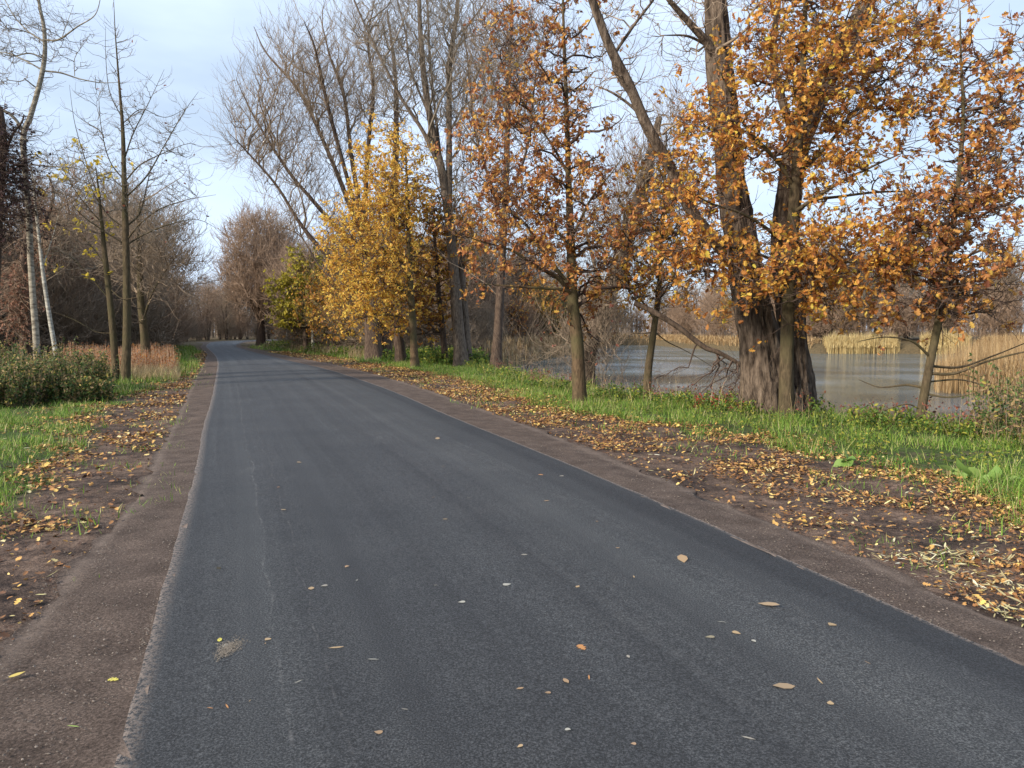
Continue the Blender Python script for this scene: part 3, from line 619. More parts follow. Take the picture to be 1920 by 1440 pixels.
# ------------------------------------------------------------------ trees right of the road
hero('oak_tree', 'rust brown leaved oak standing alone in the middle of the grass verge', 'tree', 101, 17.7,
     [([(1087, 756), (1083, 650), (1074, 560), (1070, 450), (1066, 330), (1062, 200), (1057, 60), (1054, -80)], [.17, .15, .14, .10, .075, .055, .035, .02])],
     [([(1074, 560), (1062, 545), (1010, 540), (950, 536), (890, 532)], [.055, .05, .04, .03, .012], -.6),
      ([(1074, 556), (1045, 520), (1005, 500), (960, 470), (900, 452), (850, 436)], [.07, .06, .05, .035, .02, .01], -1.2),
      ([(1072, 540), (1040, 500), (1010, 460), (985, 420), (940, 380), (900, 330)], [.06, .055, .045, .035, .02, .01], .8),
      ([(1070, 470), (1050, 440), (1010, 400), (980, 372), (930, 360)], [.05, .045, .035, .02, .01], 1.4),
      ([(1070, 450), (1085, 420), (1110, 370), (1150, 320), (1170, 290)], [.045, .04, .03, .015, .008], -.8),
      ([(1066, 330), (1040, 280), (1000, 220), (950, 140), (930, 80)], [.04, .035, .028, .015, .008], .5)],
     [(1060, 430, 170, 120, 17.7, 2.2, .9), (945, 450, 125, 90, 17.4, 1.8, 1.0), (990, 290, 140, 130, 17.7, 1.8, .9), (1020, 80, 140, 150, 17.7, 1.8, .9), (1150, 480, 90, 90, 17.9, 1.4, .8), (1120, 610, 60, 60, 18, .8, .12), (1130, 250, 60, 130, 17.7, 1.0, .35), (930, 300, 50, 110, 17.6, 1.2, .4)],
     lv=(70, 380, 1500), slope=.5, wood='oakbark', twigs=1.6, leaf=(9500, .092, 'rustleaf', LOB, 6), twl=.3, minz=1.6, k=18, ridge=.03, flare=.3)

hero('oak_tree', 'big golden leaved oak whose slim trunk stands in front of the old willow', 'tree', 102, 14.3,
     [([(1474, 784), (1476, 650), (1481, 500), (1489, 380), (1498, 250), (1506, 120), (1510, 0), (1512, -120)], [.145, .13, .115, .10, .085, .06, .04, .02])],
     [([(1487, 400), (1515, 380), (1570, 345), (1640, 310), (1690, 288)], [.05, .045, .035, .025, .012], -1),
      ([(1486, 410), (1520, 378), (1580, 368), (1650, 360), (1710, 362), (1760, 385)], [.045, .04, .03, .025, .016, .01], .3),
      ([(1492, 330), (1540, 285), (1600, 215), (1680, 130), (1740, 60)], [.05, .045, .035, .022, .01], .8),
      ([(1490, 350), (1455, 300), (1400, 240), (1370, 180), (1340, 110)], [.045, .04, .032, .02, .01], -.8),
      ([(1500, 220), (1540, 160), (1570, 80), (1600, 0)], [.04, .033, .025, .01], -.8),
      ([(1483, 470), (1440, 430), (1390, 400), (1330, 380), (1280, 350)], [.045, .04, .03, .02, .01], -1.4),
      ([(1480, 520), (1540, 500), (1620, 490), (1700, 510)], [.04, .035, .022, .01], -1.2),
      ([(1482, 500), (1400, 470), (1320, 460), (1260, 470)], [.04, .032, .02, .01], -1)],
     [(1530, 170, 170, 170, 14.2, 1.8, .9), (1640, 130, 170, 110, 14.4, 1.6, .9), (1560, 300, 130, 60, 14.2, 1.3, .9), (1480, 500, 200, 75, 13.9, 1.6, 1.25), (1620, 500, 110, 70, 13.9, 1.4, 1.15), (1330, 300, 80, 140, 14.0, 1.2, .75), (1310, 470, 90, 80, 13.9, 1.2, .85), (1540, -40, 200, 70, 14.3, 1.6, .5), (1560, 560, 110, 35, 14, .9, .5), (1430, 620, 70, 60, 14.0, .6, .12), (1790, 40, 70, 70, 14.2, 1.0, .22)],
     lv=(90, 520, 2300), slope=.35, wood='greenbark', twigs=1.6, leaf=(17500, .088, 'oakleaf', LOB, 7), twl=.3, minz=1.7, k=18, ridge=.02, flare=.35)

hero('old_willow', 'old willow with deeply furrowed grey bark and several thick stems by the water', 'tree', 103, 15.6,
     [([(1446, 782), (1434, 700), (1418, 610), (1402, 520), (1380, 400), (1366, 280), (1352, 150), (1342, 0), (1338, -130)], [.56, .42, .36, .33, .29, .27, .25, .22, .18]),
      ([(1484, 776), (1492, 690), (1484, 600), (1474, 480), (1480, 370), (1505, 250), (1552, 140), (1612, 30), (1650, -60)], [.44, .30, .28, .27, .25, .24, .22, .19, .15], .9, .25, True)],
     [([(1404, 530), (1375, 490), (1330, 440), (1290, 385), (1255, 310), (1215, 240), (1180, 160), (1140, 80), (1110, 0), (1085, -70)], [.2, .19, .165, .15, .14, .13, .12, .11, .10, .08], -1.0),
      ([(1352, 130), (1325, 80), (1290, 40), (1255, 0), (1230, -40)], [.11, .10, .08, .06, .04], -.6),
      ([(1330, 88), (1290, 68), (1245, 66)], [.04, .03, .012], -.4),
      ([(1210, 235), (1190, 205), (1150, 175), (1115, 160)], [.045, .04, .03, .01], .5),
      ([(1190, 190), (1150, 120), (1180, 60), (1225, 0)], [.05, .045, .04, .03], -.5),
      ([(1500, 270), (1470, 200), (1450, 100), (1460, 0)], [.12, .11, .09, .07], .6)],
     [(1180, 100, 110, 160, 15.6, 1.4, .5), (1290, 120, 110, 150, 15.8, 1.3, .6), (1400, 20, 170, 90, 15.8, 1.6, .8), (1700, 30, 130, 90, 16.4, 1.4, .6), (1580, 100, 80, 100, 16, 1.2, .5), (1400, 520, 90, 70, 15.4, .9, .2)],
     lv=(26, 130, 480), slope=.9, wood='willow', twig='twigbrown', twigs=1.2, twl=.5, k=96, ridge=.15, flare=.36, minz=2.5, rk=.016)

hero('oak_tree', 'slender leaning oak with dark brown leaves, rightmost by the water edge', 'tree', 104, 13.2,
     [([(1720, 800), (1742, 690), (1762, 590), (1782, 460), (1797, 340), (1806, 220), (1802, 110), (1800, 20)], [.085, .074, .068, .055, .042, .03, .018, .01])],
     [([(1739, 700), (1790, 700), (1850, 678), (1920, 660), (1990, 650)], [.035, .03, .022, .016, .01], -.5),
      ([(1742, 686), (1800, 688), (1860, 668), (1930, 640)], [.03, .026, .018, .01], .6),
      ([(1735, 728), (1700, 722), (1650, 726), (1610, 712)], [.03, .025, .015, .008], .4),
      ([(1745, 670), (1710, 640), (1660, 632), (1610, 640)], [.03, .022, .014, .008], -.4),
      ([(1737, 716), (1800, 712), (1850, 725), (1900, 745)], [.022, .016, .012, .006], .5),
      ([(1733, 738), (1780, 745), (1830, 736), (1880, 712)], [.025, .018, .012, .006], -.5),
      ([(1728, 770), (1700, 758), (1650, 772), (1590, 790)], [.018, .014, .01, .005], -.2)],
     [(1800, 430, 110, 120, 13.2, 1.2, 1.0), (1780, 545, 120, 45, 13.0, 1.0, 1.3), (1850, 210, 90, 120, 13.3, 1.0, .42), (1870, 320, 80, 90, 13.2, 1.0, .5), (1880, 90, 60, 70, 13.2, .8, .25), (1700, 440, 60, 90, 13.3, .7, .6)],
     lv=(55, 260, 1000), slope=.35, wood='greenbark', twigs=1.6, leaf=(5400, .092, 'rustleaf', LOB, 6), twl=.28, minz=1.7, k=14, ridge=.02, flare=.3)

hero('young_oak', 'thin young oak with a crooked stem and amber leaves on the bank', 'tree', 105, 18.6,
     [([(1212, 746), (1216, 690), (1226, 620), (1236, 540), (1240, 440), (1246, 340), (1250, 240)], [.11, .10, .085, .07, .05, .03, .015])],
     [([(1228, 600), (1200, 560), (1170, 540), (1130, 545)], [.03, .025, .018, .01], .4), ([(1226, 620), (1250, 640), (1290, 660), (1340, 690)], [.02, .018, .012, .006], .5)],
     [(1255, 400, 60, 120, 18.6, 1.2, 1.0), (1230, 520, 70, 60, 18.5, 1.1, .9), (1180, 520, 45, 60, 18.5, .8, .5)],
     lv=(26, 110, 420), slope=.6, wood='greenbark', twigs=1.5, leaf=(2400, .10, 'amberleaf', LOB, 4), twl=.28, minz=1.5, k=12, ridge=.02)

hero('leaning_willow', 'leaning rough barked willow covered in upright shoots behind the rust oak', 'tree', 106, 23,
     [([(1088, 712), (1104, 650), (1130, 580), (1160, 500), (1190, 400), (1215, 310), (1236, 220)], [.36, .3, .27, .25, .2, .15, .09])],
     [([(1130, 585), (1120, 520), (1100, 440), (1090, 360)], [.08, .07, .05, .03], .6), ([(1180, 440), (1230, 430), (1290, 440), (1350, 432)], [.08, .07, .05, .03], .3)],
     [(1190, 380, 90, 120, 23, 1.6, 1), (1240, 300, 80, 110, 23, 1.5, .8), (1130, 500, 80, 130, 23, 1.5, .7), (1110, 640, 90, 70, 22.5, 1.2, .6)],
     lv=(50, 260, 1300), slope=1.6, wood='willow', twig='twigbrown', twigs=3, twl=.6, twup=.3, k=30, ridge=.09, leaf=(500, .10, 'reddry', ELL, 3))

def bare(name, label, seed, Y, stems, limbs, blobs, lv, slope=1.2, wood='darkbark', twig='twigbrown', twigs=3., twl=.8, twr=.007, **k):
    return hero(name, label, 'tree', seed, Y, stems, limbs, blobs, lv, slope, wood, twig, twigs=twigs, twl=twl, twr=twr, twup=k.pop('twup', .22), wob=k.pop('wob', .05), jit=k.pop('jit', .8), rfine=k.pop('rfine', .009), rk=k.pop('rk', .014), w=1.0, **k)

bare('bare_willow', 'tall bare willow fanning its branches far out to the left over the road', 107, 44,
     [([(702, 674), (696, 600), (690, 520), (686, 450), (680, 380)], [.55, .40, .33, .26, .2]), ([(722, 674), (724, 600), (728, 500), (735, 420), (742, 300), (742, 150), (726, 20)], [.42, .32, .3, .25, .18, .12, .05], 0, .6, True)],
     [([(690, 540), (650, 500), (605, 470), (560, 415), (520, 350), (470, 292), (430, 250)], [.2, .18, .16, .12, .09, .06, .02], -2),
      ([(688, 520), (640, 440), (590, 380), (540, 320), (480, 225), (443, 150)], [.2, .18, .14, .11, .07, .02], 1),
      ([(686, 470), (650, 370), (600, 250), (560, 170), (500, 100), (476, 50)], [.2, .17, .13, .1, .06, .02], 3),
      ([(684, 450), (650, 330), (615, 200), (590, 90), (570, 40)], [.18, .15, .12, .08, .03], -3),
      ([(682, 430), (660, 300), (645, 180), (620, 110), (600, 30)], [.18, .15, .12, .07, .03], 2),
      ([(684, 400), (690, 280), (700, 170), (690, 80), (702, 0)], [.18, .15, .12, .07, .03], -2),
      ([(700, 560), (650, 540), (600, 500), (560, 440), (500, 420)], [.14, .12, .08, .05, .02], 2)],
     [(500, 230, 65, 100, 44, 4, .8), (560, 150, 70, 110, 44, 4, 1), (630, 150, 70, 130, 44, 4, 1), (700, 130, 60, 120, 44, 4, .9), (570, 300, 90, 100, 44, 4, 1), (610, 420, 80, 60, 44, 3, .5), (475, 290, 40, 60, 44, 3, .35)],
     (110, 700, 2600), slope=1.7, wood='darkbark', twig='twigbrown', twigs=2.6, k=20, flare=.3)

bare('bare_poplar', 'tall bare poplar with three pale stems forking above the golden oak', 108, 36,
     [([(866, 682), (858, 600), (850, 500), (840, 400), (828, 320), (812, 250), (796, 150), (788, 50), (784, -80)], [.34, .27, .25, .23, .2, .16, .14, .11, .08]),
      ([(842, 420), (842, 330), (842, 200), (844, 110), (856, 30), (862, -70)], [.18, .16, .14, .12, .10, .07], .5), ([(878, 680), (872, 600), (866, 520), (868, 440)], [.25, .2, .17, .08], 0, .6, True)],
     [([(826, 320), (795, 250), (750, 180), (710, 100), (672, 20), (650, -40)], [.12, .11, .09, .07, .05, .03], -1.5), ([(846, 120), (870, 60), (905, 10), (930, -40)], [.07, .06, .045, .03], 1),
      ([(830, 330), (815, 200), (805, 90), (800, -40)], [.09, .08, .06, .04], 2), ([(806, 220), (770, 130), (760, 60), (740, -20)], [.07, .06, .045, .03], 2)],
     [(800, 100, 110, 130, 36, 3, 1), (870, 120, 70, 150, 36, 3, .9), (730, 60, 70, 80, 36, 2.5, .7), (840, 300, 80, 90, 36, 2.5, .4)],
     (60, 420, 1500), slope=1.4, wood='grey', twig='twiggrey', twigs=2.4, k=20)

bare('bare_poplar', 'straight tall bare tree with a dark lower trunk left of the rust oak', 109, 34,
     [([(929, 686), (934, 620), (938, 540), (944, 430), (950, 300), (952, 180), (958, 60), (962, -60)], [.27, .22, .2, .17, .14, .11, .09, .05]), ], 
     [([(945, 420), (915, 330), (890, 240), (880, 140), (870, 60)], [.1, .085, .07, .05, .03], 1.5), ([(948, 380), (985, 290), (1000, 180), (1010, 80)], [.08, .07, .05, .03], -1.5)],
     [(950, 120, 70, 160, 34, 2.6, 1), (900, 200, 50, 120, 34, 2, .7), (1000, 150, 50, 130, 34, 2, .6), (940, 380, 70, 60, 34, 2, .4)],
     (46, 300, 1100), slope=1.4, wood='darkbark', twig='twigbrown', twigs=2.2, leaf=(260, .12, 'rustleaf', LOB, 3))

bare('dead_stump', 'short thick dark trunk with a broken slanting limb behind the golden oak', 110, 38,
     [([(752, 682), (748, 640), (740, 610), (722, 596), (705, 585)], [.30, .26, .24, .17, .1])], [([(744, 620), (750, 560), (745, 500)], [.12, .09, .05], .5)],
     [(740, 540, 50, 60, 38, 1.5, 1)], (10, 60, 200), twigs=1.5)

hero('golden_oak', 'young oak full of yellow and orange leaves on the far verge, largest yellow crown', 'tree', 111, 34,
     [([(778, 690), (774, 620), (769, 520), (766, 430), (763, 340), (760, 270)], [.21, .17, .14, .1, .06, .03])],
     [([(772, 560), (730, 520), (690, 480), (660, 445)], [.07, .06, .04, .02], -1), ([(770, 500), (730, 480), (690, 450), (650, 410)], [.06, .05, .03, .015], 1), ([(774, 600), (720, 590), (660, 600)], [.05, .04, .02], .4),
      ([(768, 490), (790, 450), (810, 400)], [.05, .04, .02], 0), ([(766, 430), (740, 370), (720, 320)], [.05, .035, .015], 0)],
     [(690, 480, 85, 120, 34, 3.0, 1.0), (735, 330, 75, 100, 34, 2.4, 1.1), (650, 560, 55, 70, 34, 2.2, 1.0), (725, 590, 75, 55, 34, 2.2, .8), (700, 380, 60, 70, 34, 2, .7), (630, 430, 35, 60, 34, 1.5, .5), (740, 470, 90, 120, 34.5, 2.8, .7)],
     lv=(110, 700, 2400), slope=.4, wood='oakbark', twigs=1.3, leaf=(19000, .12, 'goldleaf', ELL, 4), twl=.35, minz=1.2, k=14, ridge=.02)

hero('amber_oak', 'orange brown leaved oak filling the gap right of the golden crown', 'tree', 112, 37,
     [([(836, 684), (830, 620), (822, 540), (815, 450), (812, 380)], [.18, .15, .12, .08, .04])], [],
     [(810, 500, 75, 110, 37, 2.6, 1), (850, 420, 60, 90, 37, 2.2, .7), (790, 590, 60, 55, 37, 2, .8), (780, 400, 50, 70, 37, 2, .6)],
     lv=(60, 340, 1200), slope=.5, wood='darkbark', twigs=1.3, leaf=(6500, .15, 'amberleaf', ELL, 4), twl=.35, minz=1.2, k=12, ridge=.02)

hero('yellow_green_tree', 'small tree with yellow green leaves beside the road bend', 'tree', 113, 60,
     [([(574, 652), (571, 600), (566, 540), (562, 490)], [.2, .16, .1, .05])], [],
     [(562, 545, 45, 60, 60, 3, 1), (590, 510, 35, 40, 60, 2.5, .7), (535, 590, 25, 35, 60, 2, .6), (600, 580, 35, 40, 60, 2.5, .6)],
     lv=(50, 260, 900), slope=.5, wood='darkbark', twigs=1, leaf=(6000, .26, 'limeleaf', ELL, 4), twl=.5, minz=1.2, k=10, ridge=.02)

bare('bare_tree', 'large reddish bare tree with a rounded crown in the road bend', 114, 88,
     [([(490, 648), (489, 610), (487, 570), (490, 520), (492, 460)], [.5, .42, .34, .26, .15])],
     [([(488, 600), (465, 550), (448, 500), (440, 460)], [.25, .2, .14, .06], 0), ([(489, 590), (515, 540), (525, 480), (530, 440)], [.25, .2, .14, .06], 0), ([(488, 580), (480, 510), (478, 440), (485, 410)], [.25, .2, .12, .06], 2)],
     [(485, 500, 65, 95, 88, 6, 1), (450, 520, 35, 60, 88, 4, .5), (520, 500, 45, 80, 88, 5, .7), (495, 440, 40, 45, 88, 4, .6)],
     (90, 700, 2800), slope=1.3, wood='darkbark', twig='twigred', twigs=3.4, twl=1.3, twr=.018, rfine=.02, k=12)

# ------------------------------------------------------------------ trees left of the road
bare('pale_poplar', 'tall pale barked young poplar bending right, its top out of frame at the left', 120, 21,
     [([(70, 735), (68, 640), (62, 560), (57, 480), (54, 400), (47, 320), (44, 255), (58, 215), (76, 150), (84, 100), (82, 50), (74, 10), (66, -60)], [.10, .09, .085, .082, .08, .078, .078, .07, .065, .06, .05, .04, .03])],
     [([(84, 75), (110, 74), (145, 50), (178, 28), (190, -10)], [.03, .028, .022, .015, .01], -.5), ([(82, 78), (52, 58), (25, 28), (5, -10)], [.03, .024, .018, .01], .4), ([(83, 110), (55, 100), (20, 105), (-20, 90)], [.03, .024, .018, .01], -.3),
      ([(83, 133), (115, 137), (150, 148), (190, 155), (232, 154)], [.03, .026, .02, .014, .006], .4), ([(80, 132), (50, 115), (15, 100), (-20, 96)], [.028, .022, .016, .01], .5), ([(45, 250), (30, 225), (8, 208), (-30, 200)], [.06, .055, .05, .04], -.4),
      ([(140, 142), (140, 110), (155, 85), (168, 65)], [.014, .01, .008, .004], 0), ([(56, 308), (90, 312), (130, 314), (170, 322), (210, 335)], [.026, .022, .016, .012, .006], .3), ([(115, 74), (125, 45), (138, 10)], [.014, .01, .006], .3)],
     [(60, 60, 110, 80, 21, 1.4, 1), (130, 110, 70, 70, 21, 1, .7), (20, 130, 60, 80, 21, 1, .8), (60, 280, 90, 90, 21, 1, .5)],
     (24, 110, 330), slope=.3, wood='birch', twig='twiggrey', twigs=1.6, twl=.35, twr=.004, k=16, jit=.3, rfine=.004, rk=.012, ridge=.012, flare=.2, wob=.1)
bare('white_birch', 'leaning white birch stem beside the pale poplar behind the brambles', 121, 23.5,
     [([(112, 720), (104, 660), (94, 600), (82, 520), (74, 450), (66, 380), (60, 320)], [.075, .07, .066, .06, .05, .035, .02])], [([(80, 500), (100, 440), (118, 370)], [.03, .02, .01], .4)],
     [(85, 380, 60, 90, 23.5, 1, 1)], (14, 60, 200), slope=.8, wood='birchw', twig='twigbrown', twigs=1.6, twl=.4, twr=.005, k=14, jit=.3, rfine=.005, ridge=.01, flare=.15)
bare('young_linden', 'straight slim bare tree with upswept branches, right one of the pair left of the road', 122, 24.3,
     [([(235, 722), (238, 640), (238, 540), (236, 450), (233, 340), (230, 240), (222, 140), (216, 60), (213, -5)], [.15, .135, .12, .105, .08, .055, .03, .016, .006])],
     [([(238, 450), (262, 420), (300, 392), (350, 375), (405, 365)], [.035, .03, .022, .014, .005], -.6), ([(237, 460), (270, 440), (320, 420), (370, 412), (410, 430)], [.03, .026, .018, .012, .005], .8),
      ([(237, 425), (262, 400), (275, 350), (285, 300)], [.035, .03, .02, .008], .6), ([(236, 370), (275, 330), (310, 270), (345, 210), (372, 172)], [.035, .03, .022, .014, .005], .6), ([(235, 340), (262, 310), (300, 290), (350, 270), (380, 275)], [.03, .024, .018, .01, .005], -.5),
      ([(233, 300), (250, 250), (280, 190), (308, 130)], [.03, .024, .014, .005], .2), ([(232, 230), (265, 205), (310, 220), (355, 200)], [.02, .016, .012, .005], .6),
      ([(236, 430), (200, 400), (170, 350), (150, 280)], [.03, .024, .016, .006], .3), ([(234, 340), (205, 300), (190, 240), (185, 180)], [.025, .02, .014, .005], -.5), ([(237, 460), (190, 430), (150, 400), (120, 360)], [.03, .022, .015, .005], -.6),
      ([(228, 220), (205, 170), (198, 100), (198, 50)], [.02, .015, .01, .004], 0)],
     [(310, 360, 85, 70, 24.3, 1.5, 1.0), (290, 250, 70, 90, 24.3, 1.3, .9), (190, 250, 60, 90, 24.3, 1.3, .7), (225, 130, 35, 100, 24.3, .8, .5), (180, 400, 70, 60, 24.3, 1.3, .7), (320, 430, 90, 30, 24.3, 1.5, .8)],
     (46, 230, 700), slope=.55, wood='greenbark', twig='twiggrey', twigs=1.5, twl=.28, twr=.0042, k=16, jit=.25, rfine=.004, rk=.011, ridge=.02, flare=.25, twup=.3, leaf=(60, .09, 'reddry', ELL, 1))
bare('young_linden', 'slim leaning tree with a few bright yellow leaves, left one of the pair', 123, 24.3,
     [([(219, 722), (214, 650), (208, 580), (199, 500), (192, 430), (185, 360), (180, 315)], [.125, .115, .1, .085, .06, .035, .015])],
     [([(208, 565), (170, 520), (130, 480), (95, 470)], [.03, .024, .016, .006], -.4), ([(200, 500), (165, 455), (125, 430), (90, 420)], [.028, .02, .014, .005], .5), ([(213, 625), (180, 622), (140, 600), (100, 585)], [.02, .017, .012, .006], -.3),
      ([(192, 420), (150, 370), (120, 320), (100, 270)], [.025, .02, .014, .006], .5), ([(188, 380), (160, 300), (140, 230), (130, 160)], [.02, .017, .012, .005], -.5), ([(205, 540), (230, 560), (265, 555), (300, 540)], [.018, .014, .01, .005], -.5)],
     [(135, 330, 60, 90, 24.3, 1.2, 1), (140, 470, 60, 60, 24.3, 1.2, .8), (190, 340, 40, 60, 24.3, .9, .5)],
     (26, 110, 340), slope=.4, wood='greenbark', twig='twiggrey', twigs=1.4, twl=.28, twr=.0045, k=14, jit=.25, rfine=.004, rk=.011, ridge=.02, flare=.25, leaf=(260, .13, 'ylwleaf', LOB, 6))
bare('bare_tree', 'dark mossy bare tree leaning slightly behind the green barked pair', 124, 33,
     [([(275, 672), (270, 620), (264, 560), (262, 500), (258, 440), (262, 380)], [.2, .17, .15, .12, .09, .04])], [([(268, 600), (290, 540), (330, 480)], [.07, .05, .02], 0), ([(262, 520), (235, 470), (220, 420)], [.06, .04, .02], 1)],
     [(265, 460, 80, 90, 33, 2.5, 1), (320, 500, 60, 70, 33, 2, .6)], (36, 240, 900), slope=.9, wood='greenbark', twig='twigbrown', twigs=2.4, twl=.6)
hero('vine_covered_tree', 'dead tree wrapped in hanging reddish brown vines at the left edge', 'tree', 125, 25,
     [([(52, 740), (48, 640), (44, 540), (50, 450), (66, 380)], [.2, .17, .15, .12, .08])], [([(48, 500), (80, 430), (100, 370), (92, 330)], [.1, .08, .06, .03], 0)],
     [(36, 570, 16, 90, 24.6, .4, 1.4), (84, 440, 14, 70, 25, .35, .8)], lv=(36, 160, 500), slope=-.6, wood='darkbark', twig='vineb' if 'vineb' in M else 'twigred', twigs=1.6, twl=.3, twup=-.5, leaf=(2400, .08, 'vine', ELL, 3), rk=.012)
hero('ivy_covered_tree', 'tree smothered in dark purple brown creeper at the left frame edge', 'tree', 126, 20,
     [([(-25, 745), (-15, 600), (-8, 450), (0, 330), (4, 250), (0, 200)], [.2, .17, .14, .12, .1, .06])], [([(0, 330), (20, 260), (40, 230), (45, 215)], [.05, .04, .03, .02], 0)],
     [(8, 250, 18, 40, 20, .5, .7), (15, 330, 40, 55, 20, .7, 1.2), (5, 410, 38, 60, 20, .7, .8), (60, 400, 20, 16, 20, .3, .35)], lv=(40, 220, 800), slope=-.2, wood='darkbark', twigs=2, twl=.3, leaf=(3000, .07, 'dark', ELL, 4), rk=.012)

# ------------------------------------------------------------------ fallen branch over the water
def fallen_branch():
    rng = np.random.default_rng(130); p = path_px([(1190, 568), (1225, 585), (1270, 612), (1320, 650), (1350, 662), (1400, 690), (1450, 720)], 17.3, -1.0)
    base = p[-1].copy(); base[2] = ground_z(base[0], base[1]); r = empty('fallen_branch', tuple(base)); tag(r, 'broken dark branch slanting down over the water left of the old willow', 'branch')
    V, q, pts, rad = bark_tube(p, .85 * np.array([.07, .075, .075, .07, .06, .05, .045]), 12, 9, .04, 0); mesh('limb', V - base, q, M['willowdark'], r)
    sk = Skel(); sk.add(pts, rad, .35); A = Acc()
    t = blob_points(rng, [(1330, 720, 60, 40, 17, .8, 1), (1400, 720, 60, 50, 16.6, .8, 1), (1270, 700, 50, 40, 17, .6, .5)], 26); a, ra = reach(rng, sk, t, -.8, .012, 8, .1, .7); A.add(*(lambda v, q: (v - base, q))(*tubes(a, ra, 5)))
    tw, rw = spawn(rng, a, None, 9, .2, .7, .5, 5, .2, -.12, .005); A.add(*(lambda v, q: (v - base, q))(*tubes(tw, rw, 3)))
    A.build('twigs', M['twig'], r)
fallen_branch()

# ------------------------------------------------------------------ background wood
def proto(name, label, seed, h, blobs, r0, slope, wood, twig, lv, twl, twr, leaf=None, fork=0, lean=0., twigs=1.9, twup=.25, rk=.016):
    rng = np.random.default_rng(seed); root = empty(name); tag(root, label, 'tree')
    tr = Acc(); sk = Skel()
    for s in range(1 + fork):
        a = rng.random() * 6.28; o = .0 if s == 0 else .25
        p = np.array([[math.cos(a) * o + lean * h * t**1.3 + rng.normal() * .02 * h * t * (s + .5) + (s > 0) * math.cos(a) * h * .18 * t, math.sin(a) * o + rng.normal() * .02 * h * t + (s > 0) * math.sin(a) * h * .18 * t, h * .85 * t] for t in np.linspace(0, 1, 6)])
        p[0, 2] = -.15
        V, q, pts, r = bark_tube(p, r0 * (1 - np.linspace(0, 1, 6) * .85) * (1 if s == 0 else .75), 8, seed + s, .03, .2, n=20); tr.add(V, q); sk.add(pts, r, .3)
    tr.build('trunk', M[wood], root)
    B = np.array(blobs, float); A = Acc()
    def samp(n):
        i = rng.choice(len(B), n, p=B[:, 5] / B[:, 5].sum()); v = nrm(rng.normal(size=(n, 3))) * (rng.random(n) ** .38)[:, None]
        b = B[i]; return np.stack([b[:, 0] + v[:, 0] * b[:, 3], b[:, 1] + v[:, 1] * b[:, 3], b[:, 2] + v[:, 2] * b[:, 4]], 1)
    a, ra = reach(rng, sk, samp(lv[0]), slope, rk, 7, .06, 1., rtip=twr); A.add(*tubes(a, ra, 5)); sk.add(a, ra, .15)
    b, rb = reach(rng, sk, samp(lv[1]), slope, rk * .7, 6, .06, 1., rtip=twr * .9); A.add(*tubes(b, rb, 4)); sk.add(b, rb, .2)
    i = rng.integers(0, len(b), lv[2]); t3 = b[i, rng.integers(2, 6, lv[2])] + rng.normal(size=(lv[2], 3)) * .6 + np.array([0, 0, .5])
    t3[:, 2] = np.maximum(t3[:, 2], .4); c, rc = reach(rng, sk, t3, slope, rk * .45, 4, .06, 1., rtip=twr * .8); A.add(*tubes(c, rc, 3))
    tw, rw = spawn(rng, c, None, twigs, .1, .6, twl, 3, .1, twup, twr, twr * .5); A.add(*tubes(tw, rw, 3))
    A.build('crown', M[twig], root)
    if leaf:
        n, size, mat = leaf; i = rng.integers(0, len(tw), n // 3); i = np.repeat(i, 3); ps = tw[i, rng.integers(1, 3, len(i))] + rng.normal(size=(len(i), 3)) * .08
        V, q = leaves(rng, ps, size, ELL); mesh('foliage', V, q, M[mat], root, smooth=False)
    return root
LW = 'bare grey brown tree in the dense wood left of the road'
P_ = [proto('bare_tree', LW, 201, 12, [(0, 0, 7.5, 2.2, 4.5, 1)], .2, 1.2, 'darkbark', 'twigbrown', (40, 260, 1100), .8, .011, fork=1),
      proto('bare_tree', LW, 202, 14, [(0, 0, 9, 2.6, 5, 1), (1, 0, 5, 2, 2.5, .3)], .22, 1.4, 'grey', 'twiggrey', (40, 260, 1100), .8, .011, fork=2),
      proto('bare_tree', LW, 203, 11, [(0, 0, 6, 2.5, 4.6, 1)], .15, .9, 'darkbark', 'twigred', (40, 260, 1200), .7, .011, fork=2),
      proto('bare_tree', LW, 204, 9, [(0, 0, 4.5, 2.4, 3.8, 1)], .12, .8, 'darkbark', 'twigbrown', (50, 280, 1200), .7, .010, fork=3)]
P_far = [proto('bare_tree', 'bare tree on the far lake shore', 211, 13, [(0, 0, 8, 2.6, 5, 1)], .22, 1.3, 'grey', 'twigbrown', (36, 200, 800), 1.3, .022, fork=1),
         proto('bare_tree', 'bare tree on the far lake shore', 212, 10, [(0, 0, 5.5, 3, 4.4, 1)], .2, .9, 'darkbark', 'twigred', (36, 220, 900), 1.2, .022, fork=2),
         proto('bare_tree', 'bare tree on the far lake shore', 213, 15, [(0, 0, 10, 2, 5, 1)], .2, 1.7, 'birch', 'twiggrey', (30, 180, 700), 1.4, .02, fork=0),
         proto('leafy_tree', 'dull ochre tree still in leaf on the far lake shore', 214, 8, [(0, 0, 4.6, 2.8, 3.4, 1)], .2, .8, 'darkbark', 'twigolive', (36, 200, 700), 1.0, .02, fork=2, leaf=(2600, .26, 'amberleaf'))]
ROADPOLY = EL + ER[::-1]
